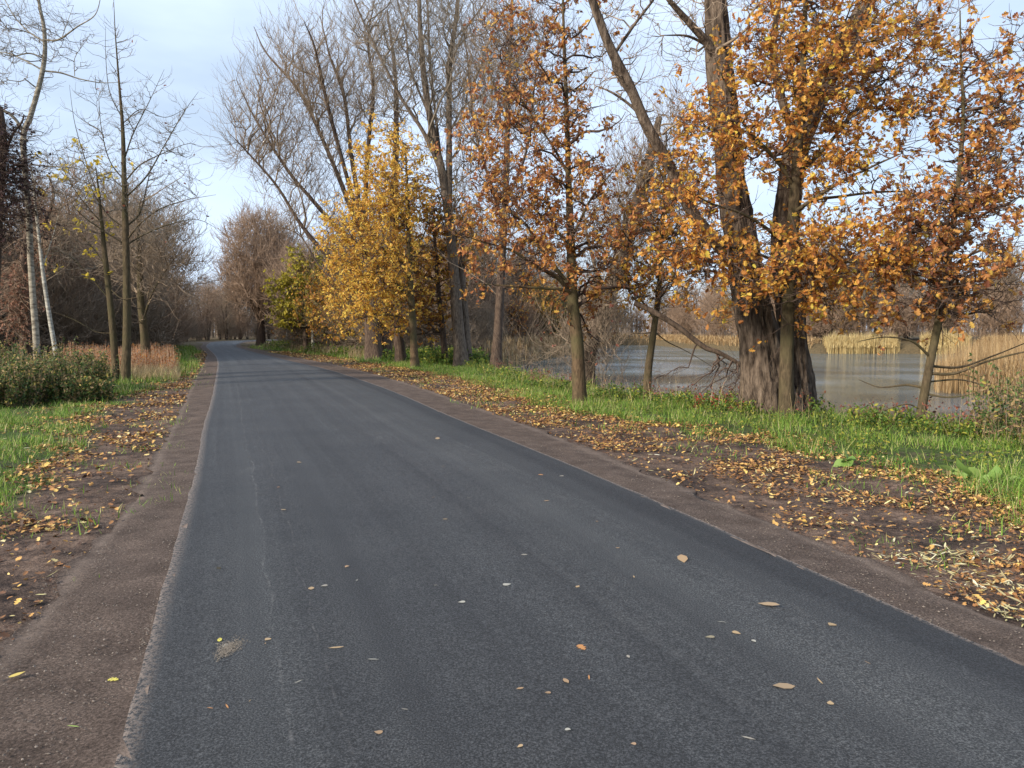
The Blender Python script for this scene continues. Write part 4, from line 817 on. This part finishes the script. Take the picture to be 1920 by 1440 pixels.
def plant(protos, spots, label, group, seed, smin=.8, smax=1.2, used=set()):
    rng = np.random.default_rng(seed)
    for k, (x, y) in enumerate(spots):
        if ROADPOLY is not None and (inpoly(np.array([[x, y]]), ROADPOLY)[0] or dist_line(np.array([[x, y]]), ROADPOLY, True)[0] < 2.6): continue
        pr = protos[rng.integers(0, len(protos))]; s = smin + (smax - smin) * rng.random(); loc = (x, y, float(ground_z(x, y))); rz = rng.random() * 6.28
        label_ = (pr['desc'] + label) if label[0] == ' ' else label
        if pr.name not in used:
            used.add(pr.name); r = pr; r.location = loc; r.rotation_euler = (0, 0, rz); r.scale = (s, s, s); r['group'] = group; r['label'] = label_
        else: copy_tree(pr, loc, rz, s, label_, group)
for pr, d in zip(P_ + P_far, ['slender forked dark barked bare tree', 'tall grey barked bare tree of several stems', 'red brown twigged bare tree', 'low many stemmed dark bare tree', 'grey barked bare tree with brown twigs', 'spreading bare tree with reddish twigs', 'slim pale stemmed bare tree', 'ochre leaved tree']): pr['desc'] = d
# left wood edge follows the road about 5 m back and runs away with it
rng = np.random.default_rng(31)
edge = [(-44, 26), (-32, 30), (-25.5, 37), (-24.5, 46), (-26.5, 56), (-30.5, 66), (-36, 77), (-42, 88), (-48, 100), (-52, 115), (-52, 135), (-47, 155), (-38, 172)]
ea = smooth_path(np.array(edge), 60); spots = []
for row, (off, n) in enumerate([(0, 24), (3.5, 26), (7.5, 24), (12, 22), (18, 20), (26, 16)]):
    for t in (np.arange(n) + rng.random(n) * .8) / n:
        i = min(int(t * 59), 58); tg = ea[i + 1] - ea[i]; nn_ = np.array([-tg[1], tg[0]]) / np.linalg.norm(tg)
        p = ea[i] + nn_ * (off + rng.normal() * 1.0) + rng.normal(size=2) * .8
        spots.append(tuple(p))
plant(P_, [s for s in spots if s[1] < 185], ' in the wood left of the road', 'bare trees in the wood left of the road', 41, .7, 1.05)
# understorey thickets
U_ = [proto('bare_shrub', 'leafless brown thicket shrub at the foot of the left wood', 221, 3.2, [(0, 0, 1.7, 1.7, 1.6, 1)], .04, .7, 'darkbark', 'twigbrown', (50, 280, 1100), .5, .008, fork=4, twigs=2),
      proto('bare_shrub', 'leafless brown thicket shrub at the foot of the left wood', 222, 4, [(0, 0, 2.2, 1.6, 2.1, 1)], .05, 1.2, 'darkbark', 'twigred', (50, 280, 1100), .5, .008, fork=5, twigs=2)]
for u in U_: u['category'] = 'shrub'
sp = []
for off, n in [(-1.0, 30), (1.5, 34), (5, 30)]:
    for t in (np.arange(n) + rng.random(n) * .8) / n:
        i = min(int(t * 59), 58); tg = ea[i + 1] - ea[i]; nn_ = np.array([-tg[1], tg[0]]) / np.linalg.norm(tg); sp.append(tuple(ea[i] + nn_ * (off + rng.normal() * .6)))
plant(U_, sp, 'leafless brown thicket shrub at the foot of the left wood', 'bare shrubs under the left wood', 42, .8, 1.3)
# centre: trees round the bend and behind the golden oak
sp = [(-29, 165), (-20, 158), (-12, 150), (-36, 178), (-25, 180), (-10, 170), (-44, 185), (-52, 175), (2, 165), (-31, 200), (-18, 200), (-60, 190), (-4, 190), (-40, 200), (-24, 145), (-15, 135), (-6, 140), (-50, 205), (-54, 150), (-57, 160), (-50, 170), (-62, 172), (-44, 172), (-70, 180), (-60, 200)]
plant(P_far[:3], sp, ' closing the view beyond the road bend', 'distant trees beyond the bend', 43, .8, 1.15)
sp = [(-22, 84), (-17, 76), (-19, 92), (-13, 84), (-24, 98), (-28, 108), (-14, 68), (-10, 76), (-11, 60), (-7, 66), (-15, 100), (-20, 112), (-8, 52), (-5, 58), (-9, 90)]
plant(P_far[:2] + P_[:2], sp, ' in the belt behind the golden oak', 'bare trees right of the road bend', 44, .62, .95)
sp = [(-25.5, 90), (-26.5, 96), (-23, 80), (-19.5, 72), (-18, 66), (-16, 62), (-13, 58), (-11, 54), (-8, 47), (-6, 50), (-4, 55), (-2.5, 60), (-14, 74), (-21, 88), (-30, 115), (-33, 125), (-9, 64), (-6, 72), (-2, 70), (-28, 140)]
plant([copy_tree(U_[0], (0, -500, 0), 0, 1)], sp, 'leafless brown shrub in the belt right of the road bend', 'bare shrubs right of the road bend', 45, .7, 1.1)
# birches
BI = proto('birch_tree', 'white stemmed birch in the belt behind the yellow green tree', 231, 9, [(0, 0, 6, 1.4, 3, 1)], .13, 1.4, 'birchw', 'twigred', (24, 120, 400), .8, .012)
plant([BI], [(-21.6, 74), (-18.6, 68), (-24, 82), (-30.2, 88), (-15.5, 60), (-13.2, 61), (-20, 78)], 'white stemmed birch in the belt behind the yellow green tree', 'birches right of the road bend', 46, .8, 1.1)
# small leafy trees in the belt
LF = proto('leafy_tree', 'amber leaved small tree under the birches in the belt', 232, 5.5, [(0, 0, 3.2, 2.0, 2.3, 1)], .1, .7, 'darkbark', 'twigolive', (30, 160, 500), .7, .012, fork=1, leaf=(2600, .2, 'amberleaf'))
plant([LF], [(-17, 64), (-22, 80), (-13.4, 56), (-26, 92), (-10.2, 50)], 'amber leaved small tree under the birches in the belt', 'small amber trees right of the road bend', 47, .7, 1.0)
# far shore of the lake
rng = np.random.default_rng(33); sp = []
shore = smooth_path(np.array([(-3, 66), (0, 78), (5, 98), (10, 124), (16, 150), (27, 158), (34, 130), (35, 112), (40, 101), (48, 101), (58, 97), (68, 90), (74, 76), (84, 62), (96, 48)]), 80)
for off, n in [(3, 26), (8, 26), (15, 22), (26, 16)]:
    for t in (np.arange(n) + rng.random(n) * .8) / n:
        i = min(int(t * 79), 78); tg = shore[i + 1] - shore[i]; nn_ = np.array([-tg[1], tg[0]]) / np.linalg.norm(tg); p = shore[i] + nn_ * (off + rng.normal() * 1.0)
        if lake_d(p[None])[0] > 1.2: sp.append(tuple(p))
plant([P_far[0], P_far[1], P_far[2], P_far[1], P_far[0]], sp, ' on the far lake shore', 'bare trees on the far lake shore', 48, .7, 1.1)
plant([P_far[3]], [(6, 105), (3, 88), (22, 162), (36, 122), (44, 103)], 'dull ochre tree still in leaf on the far lake shore', 'ochre trees on the far lake shore', 49, .7, 1.0)
hero('yellow_willow', 'dull yellow round willow across the lake between the bare trees', 'tree', 140, 96, [([(1036, 655), (1036, 620), (1034, 580)], [.3, .2, .1])], [], [(1034, 590, 28, 40, 96, 3, 1)], lv=(40, 200, 800), slope=1, wood='darkbark', twig='twigolive', twigs=3, twl=1.2, twr=.03, leaf=(1500, .3, 'limeleaf', SLIM, 3), rfine=.02)
hero('orange_oak', 'small rounded rust orange tree on the meadow across the lake arm', 'tree', 141, 80, [([(955, 655), (955, 630), (954, 600)], [.2, .15, .08])], [], [(955, 600, 24, 30, 80, 2.4, 1)], lv=(30, 140, 500), slope=.7, wood='darkbark', twigs=2, twl=.8, twr=.02, leaf=(3000, .25, 'rustleaf', ELL, 3), rfine=.015)
sp = []
for off, n in [(1.2, 34), (4, 30)]:
    for t in (np.arange(n) + rng.random(n) * .8) / n:
        i = min(int(t * 79), 78); tg = shore[i + 1] - shore[i]; nn_ = np.array([-tg[1], tg[0]]) / np.linalg.norm(tg); p = shore[i] + nn_ * (off + rng.normal() * .6)
        if lake_d(p[None])[0] > .8: sp.append(tuple(p))
plant([copy_tree(U_[1], (0, -520, 0), 0, 1)], sp, 'leafless brown shrub along the far lake shore', 'bare shrubs on the far lake shore', 50, 1.0, 1.6)
# far-off wood that closes the horizon all round
def far_wood():
    rng = np.random.default_rng(55); n = 16000; a = rng.random(n) * math.radians(112) - math.radians(52); r = 190 + 90 * rng.random(n); x = np.sin(a) * r; y = np.cos(a) * r
    h = 5 + 7 * fbm(a * 30, a * 0 + 2, 4) + rng.normal(size=n) * 1.2; z = rng.random(n) ** 1.3 * h * .75
    V, q = blades(rng, np.column_stack([x, y, z - .3]), h * .32, .22, .35, 3, .2)
    k = rng.random(n) < .12; V2, q2 = blades(rng, np.column_stack([x[k], y[k], z[k] * 0 - .3]), h[k] * .9, .4, .03, 4, .05)
    m = leaf_mat('far_wood_twigs', [(0, (.10, .08, .065)), (.6, (.19, .15, .12)), (1, (.28, .21, .15))], .2)
    o = mesh('distant_wood', np.concatenate([V, V2]), np.concatenate([q, q2 + len(V)]), m, smooth=False) if q.shape[1] == q2.shape[1] else None
    tag(o, 'far off leafless wood closing the horizon behind the lake and road', 'wood', kind='stuff')
far_wood()
# ------------------------------------------------------------------ reeds
def reeds(name, label, n, poly, h, seed, mat='reed', z=WZ, wd=.022):
    rng = np.random.default_rng(seed); a = np.array(poly); lo, hi = a.min(0), a.max(0); p = lo + (hi - lo) * rng.random((n * 3, 2)); p = p[inpoly(p, poly)][:n]
    e = dist_line(p, poly, True); hh = h * (.72 + .28 * sstep(0, 1.5, e)) * (.8 + .4 * fbm(p[:, 0] * .7, p[:, 1] * .7, 3)); P3 = np.column_stack([p, np.maximum(ground_z(p[:, 0], p[:, 1]), z) - .05])
    A = Acc(); V, q = blades(rng, P3, hh, wd, .07, 5, .12); A.add(V, q)
    # plumes and bent leaves
    k = rng.random(len(p)) < .5; P4 = P3[k].copy(); P4[:, 2] += hh[k] * .55; V, q = blades(rng, P4, .5 * np.ones(len(P4)), wd * 1.8, .4, 4, .8); A.add(V, q)
    o = A.build(name, M[mat], smooth=False); tag(o, label, 'reeds', kind='stuff'); return o
reeds('reeds', 'tall tan reed bed standing in the water at the right edge', 30000, [(19.1, 34.6), (20.5, 33.0), (24.5, 31.8), (38, 29.7), (44, 34), (44, 46), (34, 48), (27, 45), (21.4, 39)], 2.25, 61)
reeds('reeds', 'pale yellow reed clump on the far shore right of the old willow', 2600, [(38.5, 93.4), (42.5, 93.6), (47.5, 94), (47.5, 96), (42, 96), (38.5, 95.5)], 1.9, 62, 'reedpale', wd=.045)
reeds('reeds', 'small pale reed clump on the far shore behind the leaning oak', 1300, [(49, 92.2), (53.5, 90.2), (55, 92), (50, 94.5)], 1.9, 63, 'reedpale', wd=.045)
reeds('reeds', 'brown reed fringe along the distant left shore of the lake', 9000, [(-.8, 52), (1.0, 64), (3.6, 75), (7, 90), (12.6, 120), (18.5, 145), (27, 149), (27, 154), (17, 152), (10, 122), (4.5, 92), (1, 76), (-2, 64), (-2, 52)], 1.5, 64, 'reed', wd=.05)
reeds('reeds', 'brown reed fringe along the distant far shore behind the old willow', 7000, [(28, 150), (28.4, 125), (31.4, 108), (37, 95), (39, 97), (33.5, 109), (30.5, 126), (30.5, 150)], 1.1, 65, 'reed', wd=.05)
reeds('reeds', 'dry straw reeds at the foot of the distant right shore', 8000, [(53.5, 90), (55.5, 80), (60, 66), (63, 67), (59, 81), (57, 92)], 1.2, 66, 'reed', wd=.05)

# ------------------------------------------------------------------ weeds, herbs and brambles
def thicket(name, label, cat, seed, n, reg, h, mat, lsize, shape=ELL, lper=10, stem='twigbrown', sr=.004, kind='stuff', spread=.35, drop=.2):
    """leafy stems growing from points reg(rng, n)"""
    rng = np.random.default_rng(seed); p = reg(rng, n); P3 = on_ground(p, -.03); n = len(p)
    hh = h * (.5 + .8 * rng.random(n)) * (.55 + .9 * fbm(p[:, 0] * .8 + seed, p[:, 1] * .8, 3))
    a = rng.random(n) * 6.28; ln = spread * rng.random(n); tip = P3 + np.stack([np.cos(a) * ln * hh, np.sin(a) * ln * hh, hh], 1)
    u = np.linspace(0, 1, 6)[None, :, None]; pts = P3[:, None] * (1 - u) + tip[:, None] * u + np.stack([np.cos(a), np.sin(a), -np.ones(n) * .5], 1)[:, None] * (hh * ln)[:, None, None] * (u**2 - u) * -.5
    pts[:, 1:] += rng.normal(size=pts[:, 1:].shape) * .012
    base = np.array([0., 0, 0])
    root = None
    A = Acc(); V, q = tubes(pts, np.linspace(sr, sr * .4, 6)[None] * np.ones((n, 1)), 3); A.add(V, q)
    i = np.repeat(np.arange(n), lper); t = (.15 + .85 * rng.random(len(i))) * 4.999; j = t.astype(int); f = (t - j)[:, None]
    ps = pts[i, j] * (1 - f) + pts[i, j + 1] * f + rng.normal(size=(len(i), 3)) * .02; Vl, ql = leaves(rng, ps, lsize, shape, drop)
    if kind == 'stuff':
        o1 = A.build(name, M[stem], smooth=False); o1.data.materials.append(M[mat])
        L_ = Acc(); L_.add(V, q); L_.add(Vl, ql); me = mesh(name, np.concatenate(L_.V), np.concatenate(L_.F), M[mat], smooth=False); me.data.materials.append(M[stem])
        mi = np.zeros(len(me.data.polygons), np.int32); mi[:len(q)] = 1; me.data.polygons.foreach_set('material_index', mi)
        bpy.data.objects.remove(o1); tag(me, label, cat, kind='stuff'); return me
    base = P3.mean(0); base[2] = P3[:, 2].min(); root = empty(name, tuple(base)); tag(root, label, cat)
    mesh('stems', V - base, q, M[stem], root); mesh('foliage', Vl - base, ql, M[mat], root, smooth=False); return root
def ell(cx, cy, rx, ry):
    def f(rng, n):
        a = rng.random(n) * 6.28; r = rng.random(n) ** .5; return np.stack([cx + np.cos(a) * r * rx, cy + np.sin(a) * r * ry], 1)
    return f
for k, (cx, cy, rx, ry, h, n, lab) in enumerate([(-12.8, 19.0, 1.5, 1.4, 1.3, 620, 'tallest mound of the green and brown brambles at the left edge'), (-11.2, 18.2, .9, 1.0, .8, 420, 'middle mound of the bramble thicket, with brown withered tips'),
                                            (-12.0, 17.0, 1.5, .9, .85, 600, 'front bramble mound cut by the left frame edge'), (-12.3, 20.9, 1.3, .9, .85, 420, 'low dark green bramble patch under the pale trunks'), (-15.2, 20, 2, 2, 1.3, 500, 'tall bramble mound furthest left')]):
    thicket('bramble_bush', lab, 'bush', 301 + k, n, ell(cx, cy, rx, ry), h * .92, 'bush', .062, ELL, 36, 'twigbrown', .005, None, .5)
thicket('bramble_bush', 'small dark green bramble tongue reaching towards the slim trees', 'bush', 309, 260, ell(-10.1, 17.9, .7, .5), .45, 'bush', .07, ELL, 26, 'twigolive', .004, None, .5)
def along(line, lo, hi, y0, y1, dens=None):
    fx = interp_line(line)
    def f(rng, n):
        y = y0 * (y1 / y0) ** rng.random(n); x = fx(y) + lo + (hi - lo) * rng.random(n); p = np.stack([x, y], 1)
        if dens is not None: p = p[rng.random(n) < dens(p)]
        return p
    return f
# orange weeds and straw on the left
def patch(px0, px1, y0, y1):
    def f(rng, n):
        y = y0 + (y1 - y0) * rng.random(n); return np.stack([GY(px0, y) + (GY(px1, y) - GY(px0, y)) * rng.random(n), y], 1)
    return f
def npatch(px0, px1, y0, y1, th):
    f0 = patch(px0, px1, y0, y1)
    def f(rng, n):
        p = f0(rng, n * 2); u = (p[:, 0] / p[:, 1] * F + 960 - px0) / (px1 - px0); v = (p[:, 1] - y0) / (y1 - y0); e = np.minimum(np.minimum(u, 1 - u) * 1.6, np.minimum(v, 1 - v) * 1.3)
        return p[fbm(p[:, 0] * .8, p[:, 1] * .8 + 7, 3) + np.minimum(e, .25) * .8 > th + .12][:n]
    return f
thicket('weeds', 'rust orange dead weeds in front of the left wood', 'weeds', 320, 2600, npatch(120, 330, 28, 42, .42), .8, 'orange', .10, SLIM, 9, 'twigred', .008, spread=.3)
def straw(name, label, n, reg, h, seed, mat='straw', wd=.011, lean=.3):
    rng = np.random.default_rng(seed); p = reg(rng, n); P3 = on_ground(p, -.02); V, q = blades(rng, P3, h, wd, lean, 4, .5); o = mesh(name, V, q, M[mat], smooth=False); tag(o, label, 'grass', kind='stuff')
straw('dry_grass', 'pale dry straw grass behind the two slim trees on the left', 9000, npatch(150, 335, 25.5, 34, .36), .42, 321)
straw('dry_grass', 'tawny dry grass between the far belt and the green verge right of the road', 9000, lambda r, n: along(GR, 1.5, 6, 45, 110)(r, n), .6, 322, wd=.03)
bank = lambda p: (lake_d(p) > -.5) * (lake_d(p) < 2.3)
straw('dry_grass', 'thin dry stalks leaning among the verge grass near the water', 2400, lambda r, n: along(GR, .4, 4.0, 8, 30, lambda p: bank(p) * (fbm(p[:, 0] * .9 + 60, p[:, 1] * .9, 3) > .46))(r, n), .66, 323, wd=.007, lean=.45)
dn = lambda s, th, lo=-.4, hi=2.6: (lambda p: (lake_d(p) > lo) * (lake_d(p) < hi) * (fbm(p[:, 0] * 1.1 + s, p[:, 1] * 1.1, 3) > th) * (grass_mask(p) > .5))
thicket('herbs', 'green and yellowing leafy herbs along the lake bank', 'herbs', 330, 6000, along(GR, .5, 6, 11, 36, dn(3, .50, -.2, 2.2)), .30, 'herb', .06, ELL, 12, 'twigolive', .003)
thicket('herbs', 'green undergrowth beneath the trees on the far right verge', 'herbs', 331, 5000, along(GR, 1.5, 8, 36, 85, lambda p: fbm(p[:, 0] * .4, p[:, 1] * .4, 3) > .48), .6, 'herb', .14, ELL, 10, 'twigolive', .006)
thicket('herbs', 'low mixed green plants and brown stems growing through the verge grass', 'herbs', 336, 4500, along(GR, .0, 5, 7, 34, lambda p: (lake_d(p) > -.2) * (fbm(p[:, 0] * 1.4 + 13, p[:, 1] * 1.4, 3) > .50)), .20, 'herb', .04, ELL, 9, 'twigolive', .0025)
thicket('weeds', 'withered brown and green weeds in the right hand corner of the verge', 'weeds', 332, 460, ell(8.0, 11.2, 1.0, 1.2), .85, 'bush', .055, ELL, 16, 'twigred', .0035)
thicket('weeds', 'crimson leaved weeds at the foot of the young oak and willow', 'weeds', 333, 50, ell(5.2, 16.0, 1.5, .5), .25, 'redleaf', .045, ELL, 12, 'twigred', .003)
thicket('weeds', 'brown withered weeds scattered along the bank edge', 'weeds', 334, 3600, along(GR, 1., 6, 9, 34, dn(31, .52, -.3, 1.5)), .42, 'reddry', .05, ELL, 7, 'twigbrown', .003)
# bare water-side shrubs
WS = proto('bank_shrub', 'leafless thin stemmed shrub on the near lake bank', 341, 2.2, [(0, 0, 1.1, .9, 1.1, 1)], .018, 1.6, 'darkbark', 'twigbrown', (16, 50, 110), .3, .003, fork=5, twigs=1.5, rk=.007); WS['category'] = 'shrub'
plant([WS], [(.5, 31.5), (1.7, 26.8), (2.4, 23.5), (3.1, 21.9), (3.9, 20.3), (-1.1, 38), (5.4, 17.7), (9.3, 13.9), (-2.6, 45)], 'leafless thin stemmed shrub on the near lake bank', 'bare shrubs on the near lake bank', 51, .7, 1.15)
# broad dock leaves
def dock(x, y, seed, label):
    rng = np.random.default_rng(seed); n = 7; P3 = np.repeat([[x, y, float(ground_z(x, y)) + .06]], n, 0) + rng.normal(size=(n, 3)) * [.05, .05, .01]
    V, q = leaves(rng, P3, .15, HEART, flat=.5, droop=.5); o = mesh('dock_plant', V, q, M['dock'], smooth=True); tag(o, label, 'plant')
g1 = G(1590, 868); g2 = G(1812, 893); g3 = G(1860, 900); g4 = G(1660, 862)
dock(g1[0], g1[1], 1, 'broad pale green dock leaves flopped at the grass edge'); dock(g2[0], g2[1], 2, 'bright green dock plant by the leaf litter near the right edge'); dock(g3[0], g3[1], 3, 'second bright dock plant, tucked in grass just right of the other')

# ------------------------------------------------------------------ single leaves, pebbles and stains on the asphalt
def road_z(px, py): p = G(px, py, .018); return p
rng = np.random.default_rng(77)
def one_leaf(px, py, size, shape, col, label, group=None, rough=.5, zo=.003):
    mname = 'leaf_' + '_'.join('%02d' % int(c * 99) for c in col)
    m = bpy.data.materials.get(mname) or leaf_mat(mname, [(0, tuple(c * .85 for c in col)), (1, col)], .1, rough)
    p = G(px, py, .024); V, q = leaves(rng, np.zeros((1, 3)), size * .72, shape, flat=.04, droop=.08); V[:, 2] -= V[:, 2].min()
    if inpoly(p[None], EL + ER[::-1])[0]:
        dL = dist_line(p[None], EL)[0]; dR = dist_line(p[None], ER)[0]; z = .025 * math.sin(dL / (dL + dR) * math.pi) + zo
    else: z = -.01
    o = mesh('fallen_leaf', V, q, m, smooth=True); o.location = (p[0], p[1], z); o.rotation_euler.z = rng.random() * 6.28; tag(o, label, 'leaf', group)
yel, tan, brn, ora, pal, dk = (.62, .54, .10), (.42, .30, .17), (.20, .11, .06), (.50, .24, .09), (.42, .40, .34), (.05, .04, .02)
one_leaf(222, 1262, .085, LOB, yel, 'yellow green fallen leaf on the brown gravel left of the asphalt')
one_leaf(148, 1348, .095, SLIM, (.30, .40, .10), 'slender green fallen leaf on the gravel near the bottom left')
one_leaf(14, 1257, .08, ELL, (.6, .46, .12), 'yellow fallen leaf at the left frame edge on the gravel')
one_leaf(408, 1060, .075, ELL, dk, 'small dark curled leaf alone on the left part of the asphalt')
one_leaf(411, 1198, .06, ELL, yel, 'tiny bright yellow leaf beside the sandy stain')
one_leaf(388, 1320, .05, SLIM, ora, 'slim orange brown leaf left of the pale scuff line')
one_leaf(428, 1322, .05, SLIM, ora, 'slim orange leaf on the pale scuff line')
one_leaf(552, 1277, .06, SLIM, pal, 'whitish slender leaf on the asphalt right of the scuff lines')
one_leaf(645, 1211, .09, SLIM, tan, 'tan crumpled slender leaf in the middle of the lane')
one_leaf(583, 1104, .07, ELL, tan, 'rounded tan leaf in the left half of the lane')
one_leaf(1097, 1220, .07, LOB, ora, 'orange tan leaf near the middle of the lower asphalt')
one_leaf(1104, 1268, .05, SLIM, ora, 'narrow orange leaf just below the orange tan leaf')
one_leaf(1277, 1040, .19, ELL, (.40, .27, .15), 'large light brown leaf lying flat in the right half of the road')
one_leaf(1462, 1137, .15, ELL, (.36, .26, .16), 'large pinkish brown leaf near the right side of the road')
one_leaf(1491, 1286, .13, ELL, (.36, .26, .16), 'long brown leaf in the lower right of the road')
one_leaf(1373, 1184, .08, HEART, tan, 'round tan leaf right of the road centre')
one_leaf(980, 1398, .045, HEART, tan, 'small round tan leaf at the bottom centre')
one_leaf(1193, 1396, .045, HEART, (.42, .28, .17), 'small round brown leaf at the bottom right of centre')
one_leaf(1340, 1194, .07, HEART, (.30, .26, .17), 'dull olive leaf just left of the round tan leaf')
one_leaf(820, 823, .20, ELL, (.42, .30, .18), 'light tan leaf on the asphalt towards the right verge, far up the road')
one_leaf(1019, 889, .11, LOB, ora, 'orange brown leaf close to the right road edge')
one_leaf(520, 913, .10, LOB, ora, 'small orange leaf far up the left half of the lane')
lit = 'small pale fallen leaf or scrap lying on the dark asphalt'
n_ = 0
while n_ < 38:
    px, py = 300 + 1500 * rng.random(), 800 + 620 * rng.random(); p = G(px, py)
    if not inpoly(p[None], EL + ER[::-1])[0] or dist_line(p[None], EL)[0] < .25 or dist_line(p[None], ER)[0] < .2: continue
    one_leaf(px, py, .025 + .03 * rng.random() + .003 * p[1], [SLIM, ELL, HEART][rng.integers(0, 3)], [pal, tan, (.34, .31, .26), (.36, .24, .14)][rng.integers(0, 4)], lit, 'small scraps of leaf on the asphalt'); n_ += 1
# sandy stain
def stain(px, py, w_, l_, label):
    p = G(px, py, .02); dL = dist_line(p[None], EL)[0]; dR = dist_line(p[None], ER)[0]; z = .025 * math.sin(dL / (dL + dR) * math.pi) + .003
    r = np.random.default_rng(5); k = 1100; q = r.normal(size=(k, 2)) * [w_ * .32, l_ * .55]; q[:, 0] *= 1 + q[:, 1] * 4; s = .0012 + .0024 * r.random(k)
    V = []; Fq = []
    for i, (a, b_) in enumerate(q):
        an = r.random() * 6.28; c = [(a + s[i] * math.cos(an + t) * (1 + .4 * r.random()), b_ + s[i] * math.sin(an + t) * (1 + .4 * r.random()), .0004 * (i % 9)) for t in (0, 1.3, 2.5, 3.8, 5.1)]
        V += c; Fq.append([i * 5 + t for t in range(5)])
    o = mesh('sand_spill', np.array(V), np.array(Fq), M['stain'], smooth=False); o.location = (p[0], p[1], z); tag(o, label, 'sand', kind='stuff')
stain(428, 1212, .08, .10, 'small patch of sand spilled on the left half of the asphalt')
# loose gravel along both road edges
def pebbles():
    r = np.random.default_rng(9); A = Acc(); ico = np.array([(0, 0, 1), (.9, 0, .2), (.28, .85, .2), (-.73, .53, .2), (-.73, -.53, .2), (.28, -.85, .2), (0, 0, -.5)]); t = np.array([[0, 1, 2], [0, 2, 3], [0, 3, 4], [0, 4, 5], [0, 5, 1], [6, 2, 1], [6, 3, 2], [6, 4, 3], [6, 5, 4], [6, 1, 5]])
    for line, sgn, w0, w1, n in ((EL, -1, -.04, .8, 5200), (ER, 1, -.04, .7, 4200), (EL, -1, -.03, .05, 1500), (ER, 1, -.03, .05, 1500)):
        fx = interp_line(line[:15]); y = 2.2 * (22 / 2.2) ** r.random(n); x = fx(y) + sgn * (w0 + (w1 - w0) * r.random(n)); s = .0022 + .006 * r.random(n) ** 3
        V = ico[None] * s[:, None, None] * (.7 + .6 * r.random((n, 1, 3))) * [1, 1, .7] + np.stack([x, y, np.where(True, -.012 - .0 * x, 0)], 1)[:, None]
        V = V + r.normal(size=V.shape) * s[:, None, None] * .12
        A.add(V.reshape(-1, 3), (t[None] + (np.arange(n) * 7)[:, None, None]).reshape(-1, 3))
    o = A.build('loose_gravel', M['pebble'], smooth=False); tag(o, 'tiny loose stones on the brown gravel shoulders beside the asphalt', 'gravel', kind='stuff')
pebbles()
for o in list(bpy.data.objects):      # drop unused originals parked far behind
    if o.parent is None and o.location.y < -400:
        for c in list(o.children): bpy.data.objects.remove(c)
        bpy.data.objects.remove(o)

for o in bpy.data.objects:
    if 'desc' in o: del o['desc']
